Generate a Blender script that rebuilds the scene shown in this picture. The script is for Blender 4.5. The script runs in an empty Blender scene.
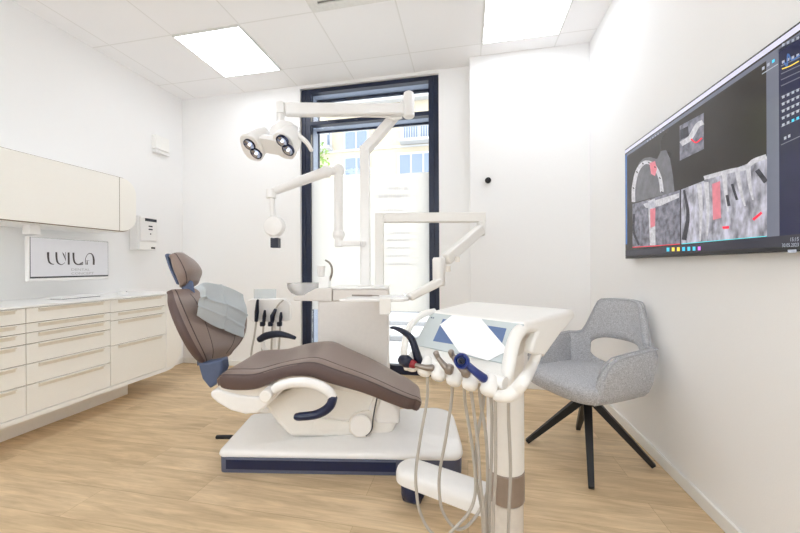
import bpy, bmesh, math, random
from mathutils import Vector, Matrix
random.seed(7)
PI = math.pi
F, YAW, Y0, CH, ROLL = 337.12, 0.1962, 266.0, 1.087, -0.0045
H, XL, XR, YB, YX = 2.99, -3.17, 1.034, 3.28, 3.14
YR = -1.75                                   # wall behind the camera
CA, SA = math.cos(YAW), math.sin(YAW)
C = bpy.context.scene.collection

# ---------------------------------------------------------------- frames
def unroll(px, py):
    dx, dy = px-400, py-Y0
    return dx*math.cos(ROLL)+dy*math.sin(ROLL), -dx*math.sin(ROLL)+dy*math.cos(ROLL)
def P(px, py, d):
    "measured point at depth d, as (right, depth, height)"
    X, Y = unroll(px, py)
    return Vector((X*d/F, d, CH-Y*d/F))
def W(p): return Vector((p[0]*CA-p[1]*SA, p[0]*SA+p[1]*CA, p[2]))
def ray(px, py):
    X, Y = unroll(px, py)
    u, v = X/F, -Y/F
    return Vector((-SA+CA*u, CA+SA*u, v))
def RX(px, py, x):
    d = ray(px, py); t = x/d[0]; return Vector((x, d[1]*t, CH+d[2]*t))
def RY(px, py, y):
    d = ray(px, py); t = y/d[1]; return Vector((d[0]*t, y, CH+d[2]*t))
def onplane(px, py, p0, n):
    X, Y = unroll(px, py); d = Vector((X/F, 1, -Y/F)); o = Vector((0, 0, CH))
    return o+d*((Vector(p0)-o).dot(n)/d.dot(n))

# ---------------------------------------------------------------- materials
def srgb(c):
    return tuple((x/255/12.92 if x/255 <= .04045 else ((x/255+.055)/1.055)**2.4) for x in c)+(1,)
def nt(name):
    m = bpy.data.materials.new(name); m.use_nodes = True
    t = m.node_tree; b = t.nodes['Principled BSDF']; return m, t, b
def N(t, ty, **k):
    n = t.nodes.new(ty)
    for a, v in k.items(): setattr(n, a, v)
    return n
def mat(name, col, rough=.5, metal=0, scale=40, var=.04, bump=.0, coat=0, spec=.5, stretch=None, emit=0):
    m, t, b = nt(name); c = srgb(col)
    tc = N(t, 'ShaderNodeTexCoord'); no = N(t, 'ShaderNodeTexNoise'); no.inputs['Scale'].default_value = scale; no.inputs['Detail'].default_value = 4
    if stretch:
        mp = N(t, 'ShaderNodeMapping'); mp.inputs['Scale'].default_value = stretch
        t.links.new(tc.outputs['Object'], mp.inputs['Vector']); t.links.new(mp.outputs['Vector'], no.inputs['Vector'])
    else: t.links.new(tc.outputs['Object'], no.inputs['Vector'])
    cr = N(t, 'ShaderNodeValToRGB')
    cr.color_ramp.elements[0].position = .3; cr.color_ramp.elements[1].position = .7
    cr.color_ramp.elements[0].color = tuple(x*(1-var) for x in c[:3])+(1,)
    cr.color_ramp.elements[1].color = tuple(min(1, x*(1+var)) for x in c[:3])+(1,)
    t.links.new(no.outputs['Fac'], cr.inputs['Fac']); t.links.new(cr.outputs['Color'], b.inputs['Base Color'])
    b.inputs['Roughness'].default_value = rough; b.inputs['Metallic'].default_value = metal
    b.inputs['Coat Weight'].default_value = coat; b.inputs['Specular IOR Level'].default_value = spec
    if emit:
        t.links.new(cr.outputs['Color'], b.inputs['Emission Color']); b.inputs['Emission Strength'].default_value = emit
    if bump:
        bp = N(t, 'ShaderNodeBump'); bp.inputs['Strength'].default_value = bump; bp.inputs['Distance'].default_value = .01
        t.links.new(no.outputs['Fac'], bp.inputs['Height']); t.links.new(bp.outputs['Normal'], b.inputs['Normal'])
    return m
def emis(name, col, s):
    m, t, b = nt(name)
    b.inputs['Base Color'].default_value = srgb(col); b.inputs['Emission Color'].default_value = srgb(col); b.inputs['Emission Strength'].default_value = s
    return m
def glass(name, tint, refl=.06, haze=0.0):
    m, t, b = nt(name); t.nodes.remove(b); out = t.nodes['Material Output']
    tr = N(t, 'ShaderNodeBsdfTransparent'); tr.inputs['Color'].default_value = srgb(tint)
    gl = N(t, 'ShaderNodeBsdfGlossy'); gl.inputs['Roughness'].default_value = .03
    fr = N(t, 'ShaderNodeFresnel'); fr.inputs['IOR'].default_value = 1.3
    mx = N(t, 'ShaderNodeMixShader')
    t.links.new(fr.outputs[0], mx.inputs[0]); t.links.new(tr.outputs[0], mx.inputs[1]); t.links.new(gl.outputs[0], mx.inputs[2])
    last = mx
    if haze:
        df = N(t, 'ShaderNodeBsdfDiffuse'); df.inputs['Color'].default_value = srgb((248, 248, 248))
        tl = N(t, 'ShaderNodeBsdfTranslucent'); tl.inputs['Color'].default_value = srgb((254, 253, 251))
        m1 = N(t, 'ShaderNodeMixShader'); m1.inputs[0].default_value = .88
        t.links.new(df.outputs[0], m1.inputs[1]); t.links.new(tl.outputs[0], m1.inputs[2])
        m2 = N(t, 'ShaderNodeMixShader'); m2.inputs[0].default_value = haze
        t.links.new(mx.outputs[0], m2.inputs[1]); t.links.new(m1.outputs[0], m2.inputs[2]); last = m2
    t.links.new(last.outputs[0], out.inputs['Surface'])
    return m
M = {}
M['wall'] = mat('white_plaster', (247, 247, 247), .9, scale=180, var=.008, bump=.05)
M['skirt'] = mat('white_skirting', (242, 241, 238), .45, var=.01)
M['white'] = mat('white_enamel', (246, 245, 244), .28, var=.01, coat=.2)
M['offwhite'] = mat('off_white_plastic', (238, 233, 226), .4, var=.015)
M['cartwhite'] = mat('warm_white_plastic', (242, 240, 236), .38, var=.01)
M['body'] = mat('pearl_panel', (236, 231, 226), .45, var=.015)
M['cream'] = mat('cream_laminate', (250, 248, 242), .45, scale=60, var=.015, stretch=(1, 1, 14))
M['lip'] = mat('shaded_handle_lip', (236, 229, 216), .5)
M['top'] = mat('white_worktop', (246, 246, 245), .3, var=.01)
M['edge'] = mat('carcass_white', (249, 248, 245), .4, var=.01)
M['gap'] = mat('drawer_gap_brown', (140, 122, 105), .8)
M['leather'] = mat('taupe_leather', (143, 125, 117), .34, scale=220, var=.05, bump=.12)
M['leather_shade'] = mat('shaded_taupe_leather', (94, 76, 73), .45, scale=220, var=.05, bump=.12)  # same taupe leather with the shade of its side faces in the colour
M['pipe'] = mat('brown_piping', (78, 64, 60), .5)
M['slate'] = mat('slate_blue_plastic', (84, 97, 126), .45)
M['navy'] = mat('navy_plastic', (8, 26, 66), .32, var=.05, coat=.2)
M['navyd'] = mat('dark_navy_soft', (14, 22, 46), .42, var=.05)
M['plinth'] = mat('grey_blue_plinth', (92, 98, 122), .45)
M['blue'] = mat('bright_blue_plastic', (8, 40, 116), .3, coat=.3)
M['red'] = mat('red_ring', (140, 32, 40), .4)
M['steel'] = mat('grey_handpiece_metal', (150, 140, 132), .35, metal=.6)
M['hose'] = mat('grey_silicone_hose', (186, 182, 176), .45)
M['hosed'] = mat('taupe_silicone_hose', (182, 176, 168), .45)
M['band'] = mat('taupe_metallic_band', (160, 148, 140), .35, metal=.5, scale=30)
M['clearbase'] = mat('milky_base_plastic', (222, 216, 208), .25)
M['screenglass'] = mat('pale_grey_control_glass', (200, 208, 210), .2, var=.01)
M['fabric'] = mat('light_grey_woven_fabric', (190, 191, 195), .95, scale=170, var=.3, bump=.5)
M['black'] = mat('black_powder_coat', (16, 16, 20), .45)
M['frame'] = mat('navy_window_frame', (20, 32, 60), .4, var=.04)
M['reveal'] = mat('light_metal_reveal', (150, 160, 180), .5)
M['bib'] = mat('pale_blue_paper_bib', (200, 208, 213), .85, scale=300, var=.03, bump=.15)
M['paper'] = mat('white_paper', (250, 250, 252), .7, var=.005)
M['lens'] = mat('lamp_reflector', (190, 200, 225), .12, metal=1)
M['lensrim'] = mat('lamp_rim_blue', (34, 44, 78), .25, metal=.5)
M['led'] = emis('led_emitter', (255, 255, 255), 1.2)
M['panel'] = emis('ceiling_panel_light', (242, 247, 255), 6.0)
M['glass'] = glass('window_glass', (250, 252, 252))
M['film'] = glass('frosted_film', (250, 252, 255), haze=.9)
M['bowl'] = glass('bowl_glass', (252, 252, 253), haze=.25)
M['filmtext'] = mat('grey_film_lettering', (246, 247, 250), .8)
M['facade'] = mat('beige_render', (176, 167, 150), .9, scale=3, var=.03)
M['facadewin'] = mat('pale_blue_panes', (112, 126, 148), .3)
M['fwhite'] = mat('white_facade_trim', (180, 182, 186), .6)
M['ground'] = mat('pale_paving', (215, 216, 218), .8, scale=3, var=.06)
M['kerb'] = mat('grey_kerb', (150, 150, 152), .8)
M['leaf'] = mat('spring_leaves', (120, 150, 70), .7, scale=8, var=.3)
M['bark'] = mat('bark', (110, 95, 80), .9)
M['tvbody'] = mat('graphite_tv_plastic', (30, 31, 38), .35)
M['dark'] = mat('dark_display', (40, 44, 56), .3)
M['grille'] = mat('vent_white', (232, 232, 229), .5)
M['shadowgap'] = mat('vent_interior', (150, 150, 148), .9)

def floor_mat():
    m, t, b = nt('light_oak_planks')
    tc = N(t, 'ShaderNodeTexCoord')
    def brick(c1, c2, mo, msz):
        br = N(t, 'ShaderNodeTexBrick'); br.offset = .37; br.offset_frequency = 2
        br.inputs['Scale'].default_value = 1; br.inputs['Brick Width'].default_value = 1.28; br.inputs['Row Height'].default_value = .192
        br.inputs['Mortar Size'].default_value = msz; br.inputs['Mortar Smooth'].default_value = .3
        br.inputs['Color1'].default_value = c1; br.inputs['Color2'].default_value = c2; br.inputs['Mortar'].default_value = mo
        br.inputs['Bias'].default_value = 0
        t.links.new(tc.outputs['Object'], br.inputs['Vector']); return br
    bA = brick(srgb((228, 205, 171)), srgb((215, 190, 154)), srgb((192, 166, 132)), .0012)
    bR = brick((0, 0, 0, 1), (1, 1, 1, 1), (.5, .5, .5, 1), 0)
    # shift the grain from plank to plank
    ad = N(t, 'ShaderNodeVectorMath', operation='MULTIPLY_ADD')
    ad.inputs[1].default_value = (7, 13, 3); t.links.new(bR.outputs['Color'], ad.inputs[0]); t.links.new(tc.outputs['Object'], ad.inputs[2])
    mp = N(t, 'ShaderNodeMapping'); mp.inputs['Scale'].default_value = (1.3, 9, 1); t.links.new(ad.outputs[0], mp.inputs['Vector'])
    n1 = N(t, 'ShaderNodeTexNoise'); n1.inputs['Scale'].default_value = 2.2; n1.inputs['Detail'].default_value = 8; n1.inputs['Roughness'].default_value = .6; n1.inputs['Distortion'].default_value = .6
    t.links.new(mp.outputs[0], n1.inputs['Vector'])
    mp2 = N(t, 'ShaderNodeMapping'); mp2.inputs['Scale'].default_value = (3, 70, 1); t.links.new(ad.outputs[0], mp2.inputs['Vector'])
    n2 = N(t, 'ShaderNodeTexNoise'); n2.inputs['Scale'].default_value = 2; n2.inputs['Detail'].default_value = 5; t.links.new(mp2.outputs[0], n2.inputs['Vector'])
    r1 = N(t, 'ShaderNodeValToRGB'); e = r1.color_ramp.elements
    e[0].position = .3; e[0].color = (.74, .69, .63, 1); e[1].position = .68; e[1].color = (1.1, 1.09, 1.07, 1)
    t.links.new(n1.outputs['Fac'], r1.inputs['Fac'])
    r2 = N(t, 'ShaderNodeValToRGB'); e = r2.color_ramp.elements
    e[0].position = .3; e[0].color = (.91, .9, .88, 1); e[1].position = .7; e[1].color = (1.04, 1.04, 1.04, 1)
    t.links.new(n2.outputs['Fac'], r2.inputs['Fac'])
    m1 = N(t, 'ShaderNodeMixRGB', blend_type='MULTIPLY'); m1.inputs[0].default_value = 1
    m2 = N(t, 'ShaderNodeMixRGB', blend_type='MULTIPLY'); m2.inputs[0].default_value = 1
    t.links.new(bA.outputs['Color'], m1.inputs[1]); t.links.new(r1.outputs[0], m1.inputs[2])
    t.links.new(m1.outputs[0], m2.inputs[1]); t.links.new(r2.outputs[0], m2.inputs[2])
    t.links.new(m2.outputs[0], b.inputs['Base Color']); b.inputs['Roughness'].default_value = .48; b.inputs['Specular IOR Level'].default_value = .35
    return m
M['floor'] = floor_mat()
TX, TY, TS = -1.1208, 2.9732, .625
def ceil_mat():
    m, t, b = nt('ceiling_tiles')
    tc = N(t, 'ShaderNodeTexCoord'); mp = N(t, 'ShaderNodeMapping'); mp.inputs['Location'].default_value = (-TX+TS*10, -TY+TS*10, 0)
    t.links.new(tc.outputs['Object'], mp.inputs['Vector'])
    br = N(t, 'ShaderNodeTexBrick'); br.offset = 0; br.squash = 1
    br.inputs['Scale'].default_value = 1; br.inputs['Brick Width'].default_value = TS; br.inputs['Row Height'].default_value = TS
    br.inputs['Mortar Size'].default_value = .006; br.inputs['Mortar Smooth'].default_value = .2
    c = srgb((250, 250, 251)); br.inputs['Color1'].default_value = c; br.inputs['Color2'].default_value = c; br.inputs['Mortar'].default_value = srgb((236, 236, 235))
    t.links.new(mp.outputs[0], br.inputs['Vector']); t.links.new(br.outputs['Color'], b.inputs['Base Color'])
    no = N(t, 'ShaderNodeTexNoise'); no.inputs['Scale'].default_value = 150
    t.links.new(tc.outputs['Object'], no.inputs['Vector'])
    bp = N(t, 'ShaderNodeBump'); bp.inputs['Strength'].default_value = .05; t.links.new(no.outputs['Fac'], bp.inputs['Height']); t.links.new(bp.outputs[0], b.inputs['Normal'])
    b.inputs['Roughness'].default_value = .9
    return m
M['ceiling'] = ceil_mat()

# ---------------------------------------------------------------- mesh builder
def catmull(pts, n=8):
    pts = [Vector(p) for p in pts]
    if len(pts) < 3: return pts
    e = [2*pts[0]-pts[1]]+pts+[2*pts[-1]-pts[-2]]; out = []
    for i in range(1, len(e)-2):
        for k in range(n):
            t = k/n; a, b, c, d = e[i-1], e[i], e[i+1], e[i+2]
            out.append(.5*((2*b)+(c-a)*t+(2*a-5*b+4*c-d)*t*t+(3*b-a-3*c+d)*t**3))
    out.append(pts[-1].copy()); return out
class MB:
    def __init__(s): s.v = []; s.f = []; s.mi = []; s.cur = 0
    def add(s, vs, fs):
        o = len(s.v); s.v += [Vector(v) for v in vs]; s.f += [tuple(i+o for i in f) for f in fs]; s.mi += [s.cur]*len(fs); return s
    def m(s, i): s.cur = i; return s
    def box(s, x0, x1, y0, y1, z0, z1):
        x0, x1 = sorted((x0, x1)); y0, y1 = sorted((y0, y1)); z0, z1 = sorted((z0, z1))
        return s.add([(x, y, z) for z in (z0, z1) for y in (y0, y1) for x in (x0, x1)],
                     [(0, 2, 3, 1), (4, 5, 7, 6), (0, 1, 5, 4), (2, 6, 7, 3), (0, 4, 6, 2), (1, 3, 7, 5)])
    def rings(s, R, cap=True, closed=False):
        n = len(R[0]); vs = [p for r in R for p in r]; fs = []
        m = len(R)
        for i in range(m-1 if not closed else m):
            for j in range(n):
                a, b = i*n+j, i*n+(j+1) % n; c, d = ((i+1) % m)*n+(j+1) % n, ((i+1) % m)*n+j
                fs.append((a, b, c, d))
        if cap and not closed: fs.append(tuple(range(n-1, -1, -1))); fs.append(tuple((m-1)*n+j for j in range(n)))
        return s.add(vs, fs)
    def prism(s, poly, vec):
        vec = Vector(vec); A = [Vector(p) for p in poly]; return s.rings([A, [p+vec for p in A]])
    def tube(s, pts, r, n=10, sm=0, sx=1, up=None, capround=False):
        pts = [Vector(p) for p in pts]
        rr = list(r) if isinstance(r, (list, tuple)) else [r]*len(pts)
        if sm and len(pts) > 2:
            k = len(pts); pts = catmull(pts, sm)
            rr = [rr[min(k-1, int(i/sm))]*(1-(i/sm) % 1)+rr[min(k-1, int(i/sm)+1)]*((i/sm) % 1) for i in range(len(pts))]
        if capround:
            a = (pts[0]-pts[1]).normalized(); b = (pts[-1]-pts[-2]).normalized()
            r0, r1 = rr[0], rr[-1]
            pts = [pts[0]+a*r0*.55, pts[0]+a*r0*.38]+pts+[pts[-1]+b*r1*.38, pts[-1]+b*r1*.55]; rr = [r0*.45, r0*.8]+rr+[r1*.8, r1*.45]
        R = []; T0 = (pts[1]-pts[0]).normalized()
        u = Vector(up) if up else (Vector((0, 0, 1)) if abs(T0.z) < .9 else Vector((0, 1, 0)))
        u = (u-T0*u.dot(T0)).normalized()
        for i, p in enumerate(pts):
            if i == 0: T = T0
            elif i == len(pts)-1: T = (pts[-1]-pts[-2]).normalized()
            else:
                T = ((pts[i+1]-p).normalized()+(p-pts[i-1]).normalized())
                T = T.normalized() if T.length > 1e-6 else T0
            u = u-T*u.dot(T); u = u.normalized() if u.length > 1e-6 else T.orthogonal().normalized()
            w = T.cross(u)
            R.append([p+(u*math.cos(2*PI*j/n)+w*sx*math.sin(2*PI*j/n))*rr[i] for j in range(n)])
        return s.rings(R)
    def lathe(s, c, axis, prof, n=24, ex=1, up=None):
        c = Vector(c); ax = Vector(axis).normalized(); u = Vector(up) if up else ax.orthogonal(); u = (u-ax*u.dot(ax)).normalized(); w = ax.cross(u)
        R = [[c+ax*h+(u*ex*math.cos(2*PI*j/n)+w*math.sin(2*PI*j/n))*max(r, 1e-4) for j in range(n)] for r, h in prof]
        return s.rings(R)
    def cyl(s, a, b, r, n=20):
        a, b = Vector(a), Vector(b); e = min(r*.15, .004); L = (b-a).length
        return s.lathe(a, b-a, [(r-e, 0), (r, e), (r, L-e), (r-e, L)], n)
    def ball(s, c, r, n=16, sz=(1, 1, 1)):
        c = Vector(c); R = []
        for i in range(n//2+1):
            a = PI*i/(n//2); q = max(math.sin(a), 1e-3)
            R.append([c+Vector((math.cos(2*PI*j/n)*q*r*sz[0], math.sin(2*PI*j/n)*q*r*sz[1], -math.cos(a)*r*sz[2])) for j in range(n)])
        return s.rings(R)
    def hull(s, pts):
        bm = bmesh.new()
        for p in pts: bm.verts.new(p)
        bmesh.ops.convex_hull(bm, input=bm.verts)
        bmesh.ops.dissolve_limit(bm, angle_limit=.03, verts=bm.verts, edges=bm.edges)
        bm.verts.ensure_lookup_table(); bm.verts.index_update()
        vv = [v for v in bm.verts if v.link_faces]; ix = {v: i for i, v in enumerate(vv)}
        s.add([v.co.copy() for v in vv], [tuple(ix[v] for v in f.verts) for f in bm.faces]); bm.free(); return s
    def beam(s, a, b, w, h, w2=None, h2=None):
        "straight box beam between two points: w across, h in height"
        a, b = Vector(a), Vector(b); T = (b-a).normalized(); side = T.cross(Vector((0, 0, 1)))
        side = side.normalized() if side.length > .05 else Vector((1, 0, 0)); up = side.cross(T).normalized()
        R = []
        for p, ww, hh in ((a, w, h), (b, w2 or w, h2 or h)):
            R.append([p+side*x*ww/2+up*y*hh/2 for x, y in ((-1, -1), (1, -1), (1, 1), (-1, 1))])
        return s.rings(R)

ORG = {}
def build(mb, name, m, parent=None, bevel=0, seg=2, sub=0, smooth=True, origin=None, frame='cam', ang=38, solid=0, weighted=False):
    if parent is not None:
        origin, frame = ORG[parent.name]
    elif origin is None:
        xs = [v.x for v in mb.v]; ys = [v.y for v in mb.v]; zs = [v.z for v in mb.v]
        origin = Vector(((min(xs)+max(xs))/2, (min(ys)+max(ys))/2, min(zs)))
    origin = Vector(origin)
    me = bpy.data.meshes.new(name); me.from_pydata([v-origin for v in mb.v], [], mb.f)
    bm = bmesh.new(); bm.from_mesh(me); bmesh.ops.remove_doubles(bm, verts=bm.verts, dist=1e-6)
    if not solid: bmesh.ops.recalc_face_normals(bm, faces=bm.faces)
    bm.to_mesh(me); bm.free()
    if len(mb.mi) == len(me.polygons): me.polygons.foreach_set('material_index', mb.mi)
    ms = m if isinstance(m, (list, tuple)) else [m]
    for k in ms: me.materials.append(M[k] if isinstance(k, str) else k)
    if smooth:
        me.polygons.foreach_set('use_smooth', [True]*len(me.polygons))
        if not sub: me.set_sharp_from_angle(angle=math.radians(ang))
    o = bpy.data.objects.new(name, me); C.objects.link(o)
    if parent is not None: o.parent = parent; ORG[o.name] = (origin, frame)
    else:
        o.location = W(origin) if frame == 'cam' else origin
        if frame == 'cam': o.rotation_euler = (0, 0, YAW)
        ORG[o.name] = (origin, frame)
    if solid:
        md = o.modifiers.new('solid', 'SOLIDIFY'); md.thickness = solid; md.offset = 0
    if bevel:
        md = o.modifiers.new('bevel', 'BEVEL'); md.width = bevel; md.segments = seg; md.limit_method = 'ANGLE'; md.angle_limit = math.radians(40); md.harden_normals = False
        if smooth:
            pass
    if sub:
        md = o.modifiers.new('sub', 'SUBSURF'); md.levels = sub; md.render_levels = sub
    return o
def tag(o, label, cat, group=None):
    o['label'] = label; o['category'] = cat
    if group: o['group'] = group
    return o
def struct(o): o['kind'] = 'structure'; return o
def thing(name, label, cat, origin, frame='cam', group=None):
    o = bpy.data.objects.new(name, None); C.objects.link(o); o.empty_display_size = .1
    origin = Vector(origin); o.location = W(origin) if frame == 'cam' else origin
    if frame == 'cam': o.rotation_euler = (0, 0, YAW)
    ORG[o.name] = (origin, frame); tag(o, label, cat, group); return o

def pad(st, n=40, ex=3.2, conc=0, sm=6, endr=.5):
    """upholstered pad: stations (near point, far point, normal, thickness) with rounded ends. Returns rings and a surface sampler."""
    if sm > 1:
        A = catmull([s[0] for s in st], sm); B = catmull([s[1] for s in st], sm); Nn = catmull([s[2] for s in st], sm); T = catmull([Vector((s[3], 0, 0)) for s in st], sm)
        st = [(a, b, c.normalized(), t.x) for a, b, c, t in zip(A, B, Nn, T)]
    def ring(a, b, nn, t, k=1.0, off=Vector((0, 0, 0)), kt=1.0):
        ax = (b-a)/2*k; c = (a+b)/2-nn*t/2+off; R = []
        for j in range(n):
            th = 2*PI*j/n; x = math.copysign(abs(math.cos(th))**(2/ex), math.cos(th)); y = math.copysign(abs(math.sin(th))**(2/ex), math.sin(th))
            R.append(c+ax*x+nn*(t/2*kt*y-(conc*(1-x*x) if y > 0 else 0)))
        return R
    R = []
    d0 = ((st[0][0]+st[0][1])-(st[1][0]+st[1][1])).normalized(); d1 = ((st[-1][0]+st[-1][1])-(st[-2][0]+st[-2][1])).normalized()
    E = [(.0, 1.0), (.35, .97), (.65, .9), (.87, .72), (1.0, .35)]
    for x, k in reversed(E[1:]): R.append(ring(*st[0], k=1-(1-k)*.5, off=d0*x*st[0][3]*endr, kt=k))
    for s in st: R.append(ring(*s))
    for x, k in E[1:]: R.append(ring(*st[-1], k=1-(1-k)*.5, off=d1*x*st[-1][3]*endr, kt=k))
    return R
def seam(R, jf, i0, i1, push=.002):
    "points along a pad at ring position jf"
    out = []
    n = len(R[0])
    for i in range(i0, i1):
        c = sum(R[i], Vector())/n; p = R[i][jf % n]; out.append(p+(p-c).normalized()*push*0)
    return out

# ================================================================ ROOM
def wallbox(name, *b):
    mb = MB().box(*b); return struct(build(mb, name, 'wall', frame='room', smooth=False))
struct(build(MB().box(XL-.2, XR+.2, YR-.2, YB+.3, -.15, 0), 'floor', 'floor', frame='room', smooth=False, origin=(0, 0, 0)))
struct(build(MB().box(XL-.2, XR+.2, YR-.2, YB+.3, H, H+.15), 'ceiling', 'ceiling', frame='room', smooth=False, origin=(0, 0, 0)))
wallbox('wall_left', XL-.2, XL, YR-.2, YB+.3, 0, H)
wallbox('wall_right', XR, XR+.2, YR-.2, YB+.3, 0, H)
rx0, rx1, rz0, rz1 = -2.45, .45, .85, 2.6
struct(build(MB().box(XL, rx0, YR-.2, YR, 0, H).box(rx1, XR, YR-.2, YR, 0, H).box(rx0, rx1, YR-.2, YR, 0, rz0).box(rx0, rx1, YR-.2, YR, rz1, H), 'wall_rear', 'wall', frame='room', smooth=False))
rw = struct(build(MB().box(rx0, rx0+.06, YR-.12, YR-.06, rz0, rz1).box(rx1-.06, rx1, YR-.12, YR-.06, rz0, rz1).box(rx0+.06, rx1-.06, YR-.12, YR-.06, rz0, rz0+.06)
    .box(rx0+.06, rx1-.06, YR-.12, YR-.06, rz1-.06, rz1).box((rx0+rx1)/2-.03, (rx0+rx1)/2+.03, YR-.12, YR-.06, rz0+.06, rz1-.06), 'added_fill_window', 'frame', frame='room', smooth=False))  # unseen window, added to let soft fill light in from behind
build(MB().box(rx0+.06, rx1-.06, YR-.093, YR-.087, rz0+.06, rz1-.06), 'pane', 'glass', rw, smooth=False)
wx0, wx1, wzt = -1.72, -.263, 2.957
mb = MB().box(XL, wx0, YB, YB+.3, 0, H).box(wx1, XR, YB, YB+.3, 0, H).box(wx0, wx1, YB, YB+.3, wzt, H)
struct(build(mb, 'wall_back', 'wall', frame='room', smooth=False))
bx0 = .030
struct(build(MB().box(bx0, XR, YX, YB, 0, H), 'wall_casing', 'wall', frame='room', bevel=.003))
# baseboards
def skirt(name, *b): return struct(build(MB().box(*b), name, 'skirt', frame='room', bevel=.004))
skirt('baseboard_left', XL, XL+.014, YR, YB, 0, .06)
mb = MB().box(XL+.014, wx0, YB-.014, YB, 0, .06).box(wx1, bx0, YB-.014, YB, 0, .06)
struct(build(mb, 'baseboard_back', 'skirt', frame='room', bevel=.004))
skirt('baseboard_casing', bx0, XR-.014, YX-.014, YX, 0, .06)
skirt('baseboard_right', XR-.014, XR, YR, YX, 0, .06)

# window ---------------------------------------------------------
yf = YB+.03
def wobj(mb, name, m, parent=None, **k): return build(mb, name, m, parent, frame='room', **k)
win = wobj(MB().box(wx0, wx0+.1, yf, yf+.07, 0, wzt).box(wx1-.1, wx1, yf, yf+.07, 0, wzt)
           .box(wx0+.1, wx1-.1, yf, yf+.07, wzt-.04, wzt).box(wx0+.1, wx1-.1, yf, yf+.07, 2.574, 2.614)
           .box(wx0+.1, wx1-.1, yf, yf+.07, 0, .09)
           .box(wx0+.045, wx0+.05, yf-.006, yf, 0, wzt).box(wx1-.05, wx1-.045, yf-.006, yf, 0, wzt), 'window_1', 'frame', bevel=.003)
struct(win)
rv = MB().box(wx0+.085, wx0+.1, yf+.07, yf+.2, .0, wzt-.04).box(wx1-.1, wx1-.085, yf+.07, yf+.2, 0, wzt-.04)
rv.box(wx0+.1, wx1-.1, yf+.07, yf+.165, wzt-.04, wzt-.025).box(wx0+.1, wx1-.1, yf+.07, yf+.165, 2.574, 2.6)
wobj(rv, 'window_reveal', 'reveal', win)
wobj(MB().box(wx0+.1, wx1-.1, yf+.165, yf+.185, wzt-.07, wzt-.02).box(wx0+.1, wx1-.1, yf+.165, yf+.185, 2.555, 2.605)
     .box(wx0+.1, wx0+.112, yf+.2, yf+.215, 0, wzt-.04), 'outer_trim', 'frame', win)
wobj(MB().box(wx0+.1, wx1-.1, yf+.035, yf+.041, 2.614, wzt-.04), 'upper_pane', 'glass', win, smooth=False)
wobj(MB().box(wx0+.1, wx1-.1, yf+.035, yf+.041, .09, 2.574), 'main_pane', 'glass', win, smooth=False)
FT, FB = 2.02, .63
wobj(MB().box(wx0+.1, wx1-.1, yf+.030, yf+.034, FB, FT), 'frosted_film', 'film', win, smooth=False)
# lettering on the film: illegible in the photo, blurred runs of short marks
mb = MB(); rnd = random.Random(3)
for (x0, x1, yy, hh) in [(388, 409, 188.5, 3.2), (378, 409, 196, 3.6), (385, 409, 210, 2), (388, 409, 222, 1.8), (387, 409, 233, 2), (387, 409, 240, 2), (387, 409, 248, 2), (387, 409, 256, 2), (387, 409, 264, 2)]:
    x = x0
    while x < x1:
        w = rnd.uniform(.9, 1.7); h2 = hh*rnd.uniform(.65, 1)
        a = RY(x, yy-h2/2, yf+.029); b = RY(min(x+w, x1), yy+hh/2, yf+.029)
        mb.box(a.x, b.x, yf+.0285, yf+.0298, b.z, a.z); x += w+rnd.uniform(.25, .7)
wobj(mb, 'film_lettering', 'filmtext', win, smooth=False)

# outside --------------------------------------------------------
struct(build(MB().box(-16, 14, YB+.3, 30, -.3, -.1), 'ground_outside', 'ground', frame='room', smooth=False))
struct(build(MB().box(-16, 14, -20, YR-.2, -.3, -.1), 'ground_behind', 'ground', frame='room', smooth=False))
kb = MB()
for y in (5.2, 6.6, 8.4): kb.box(-12, 10, y, y+.12, -.1, -.02)
tag(build(kb, 'kerb', 'kerb', frame='room', bevel=.01), 'grey stone kerbs along the street seen through the clear foot of the window', 'kerb')
YF = 15.0
fac = thing('apartment_building', 'beige rendered apartment building with pale blue windows across the street', 'building', (-4, YF, -.1), 'room')
fb = MB().box(-14, 8, YF, YF+.6, -.1, RY(430, 99, YF).z)
wobj(fb, 'facade_wall', 'facade', fac, smooth=False)
ez = RY(430, 99, YF).z
wobj(MB().box(-14, 8, YF-.35, YF+.6, ez, ez+.35), 'eaves', 'fwhite', fac, bevel=.03)
wobj(MB().box(-14, 8, YF-.05, YF+.01, RY(410, 147, YF).z, RY(410, 145.5, YF).z), 'string_course', 'fwhite', fac)
for (a, b, c, d, bal) in [(403, 124, 436, 138, 1), (399, 154.5, 436, 175, 0), (345, 132, 368, 149, 0), (345, 158, 369, 175, 0), (319, 129, 331, 147, 1), (302, 150, 311, 170, 0), (404, 200, 436, 224, 0)]:
    p = RY(a, b, YF); q = RY(c, d, YF)
    fr = wobj(MB().box(p.x-.05, q.x+.05, YF-.06, YF+.02, q.z-.05, p.z+.05), 'window_frame', 'fwhite', fac)
    g = MB(); nx = max(2, int((q.x-p.x)/.5))
    for i in range(nx):
        xa = p.x+(q.x-p.x)*i/nx+.04; g.box(xa, p.x+(q.x-p.x)*(i+1)/nx-.04, YF-.08, YF-.06, q.z+.05, p.z-.05)
    wobj(g, 'pane', 'facadewin', fr, smooth=False)
    if bal:
        g = MB().box(p.x-.1, q.x+.1, YF-.5, YF, q.z-.2, q.z-.08)
        k = 14
        for i in range(k+1):
            xx = p.x+(q.x-p.x)*i/k; g.box(xx-.012, xx+.012, YF-.5, YF-.47, q.z-.1, q.z+.42)
        g.box(p.x-.1, q.x+.1, YF-.52, YF-.46, q.z+.4, q.z+.45)
        wobj(g, 'balcony', 'fwhite', fac, smooth=False)
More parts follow.
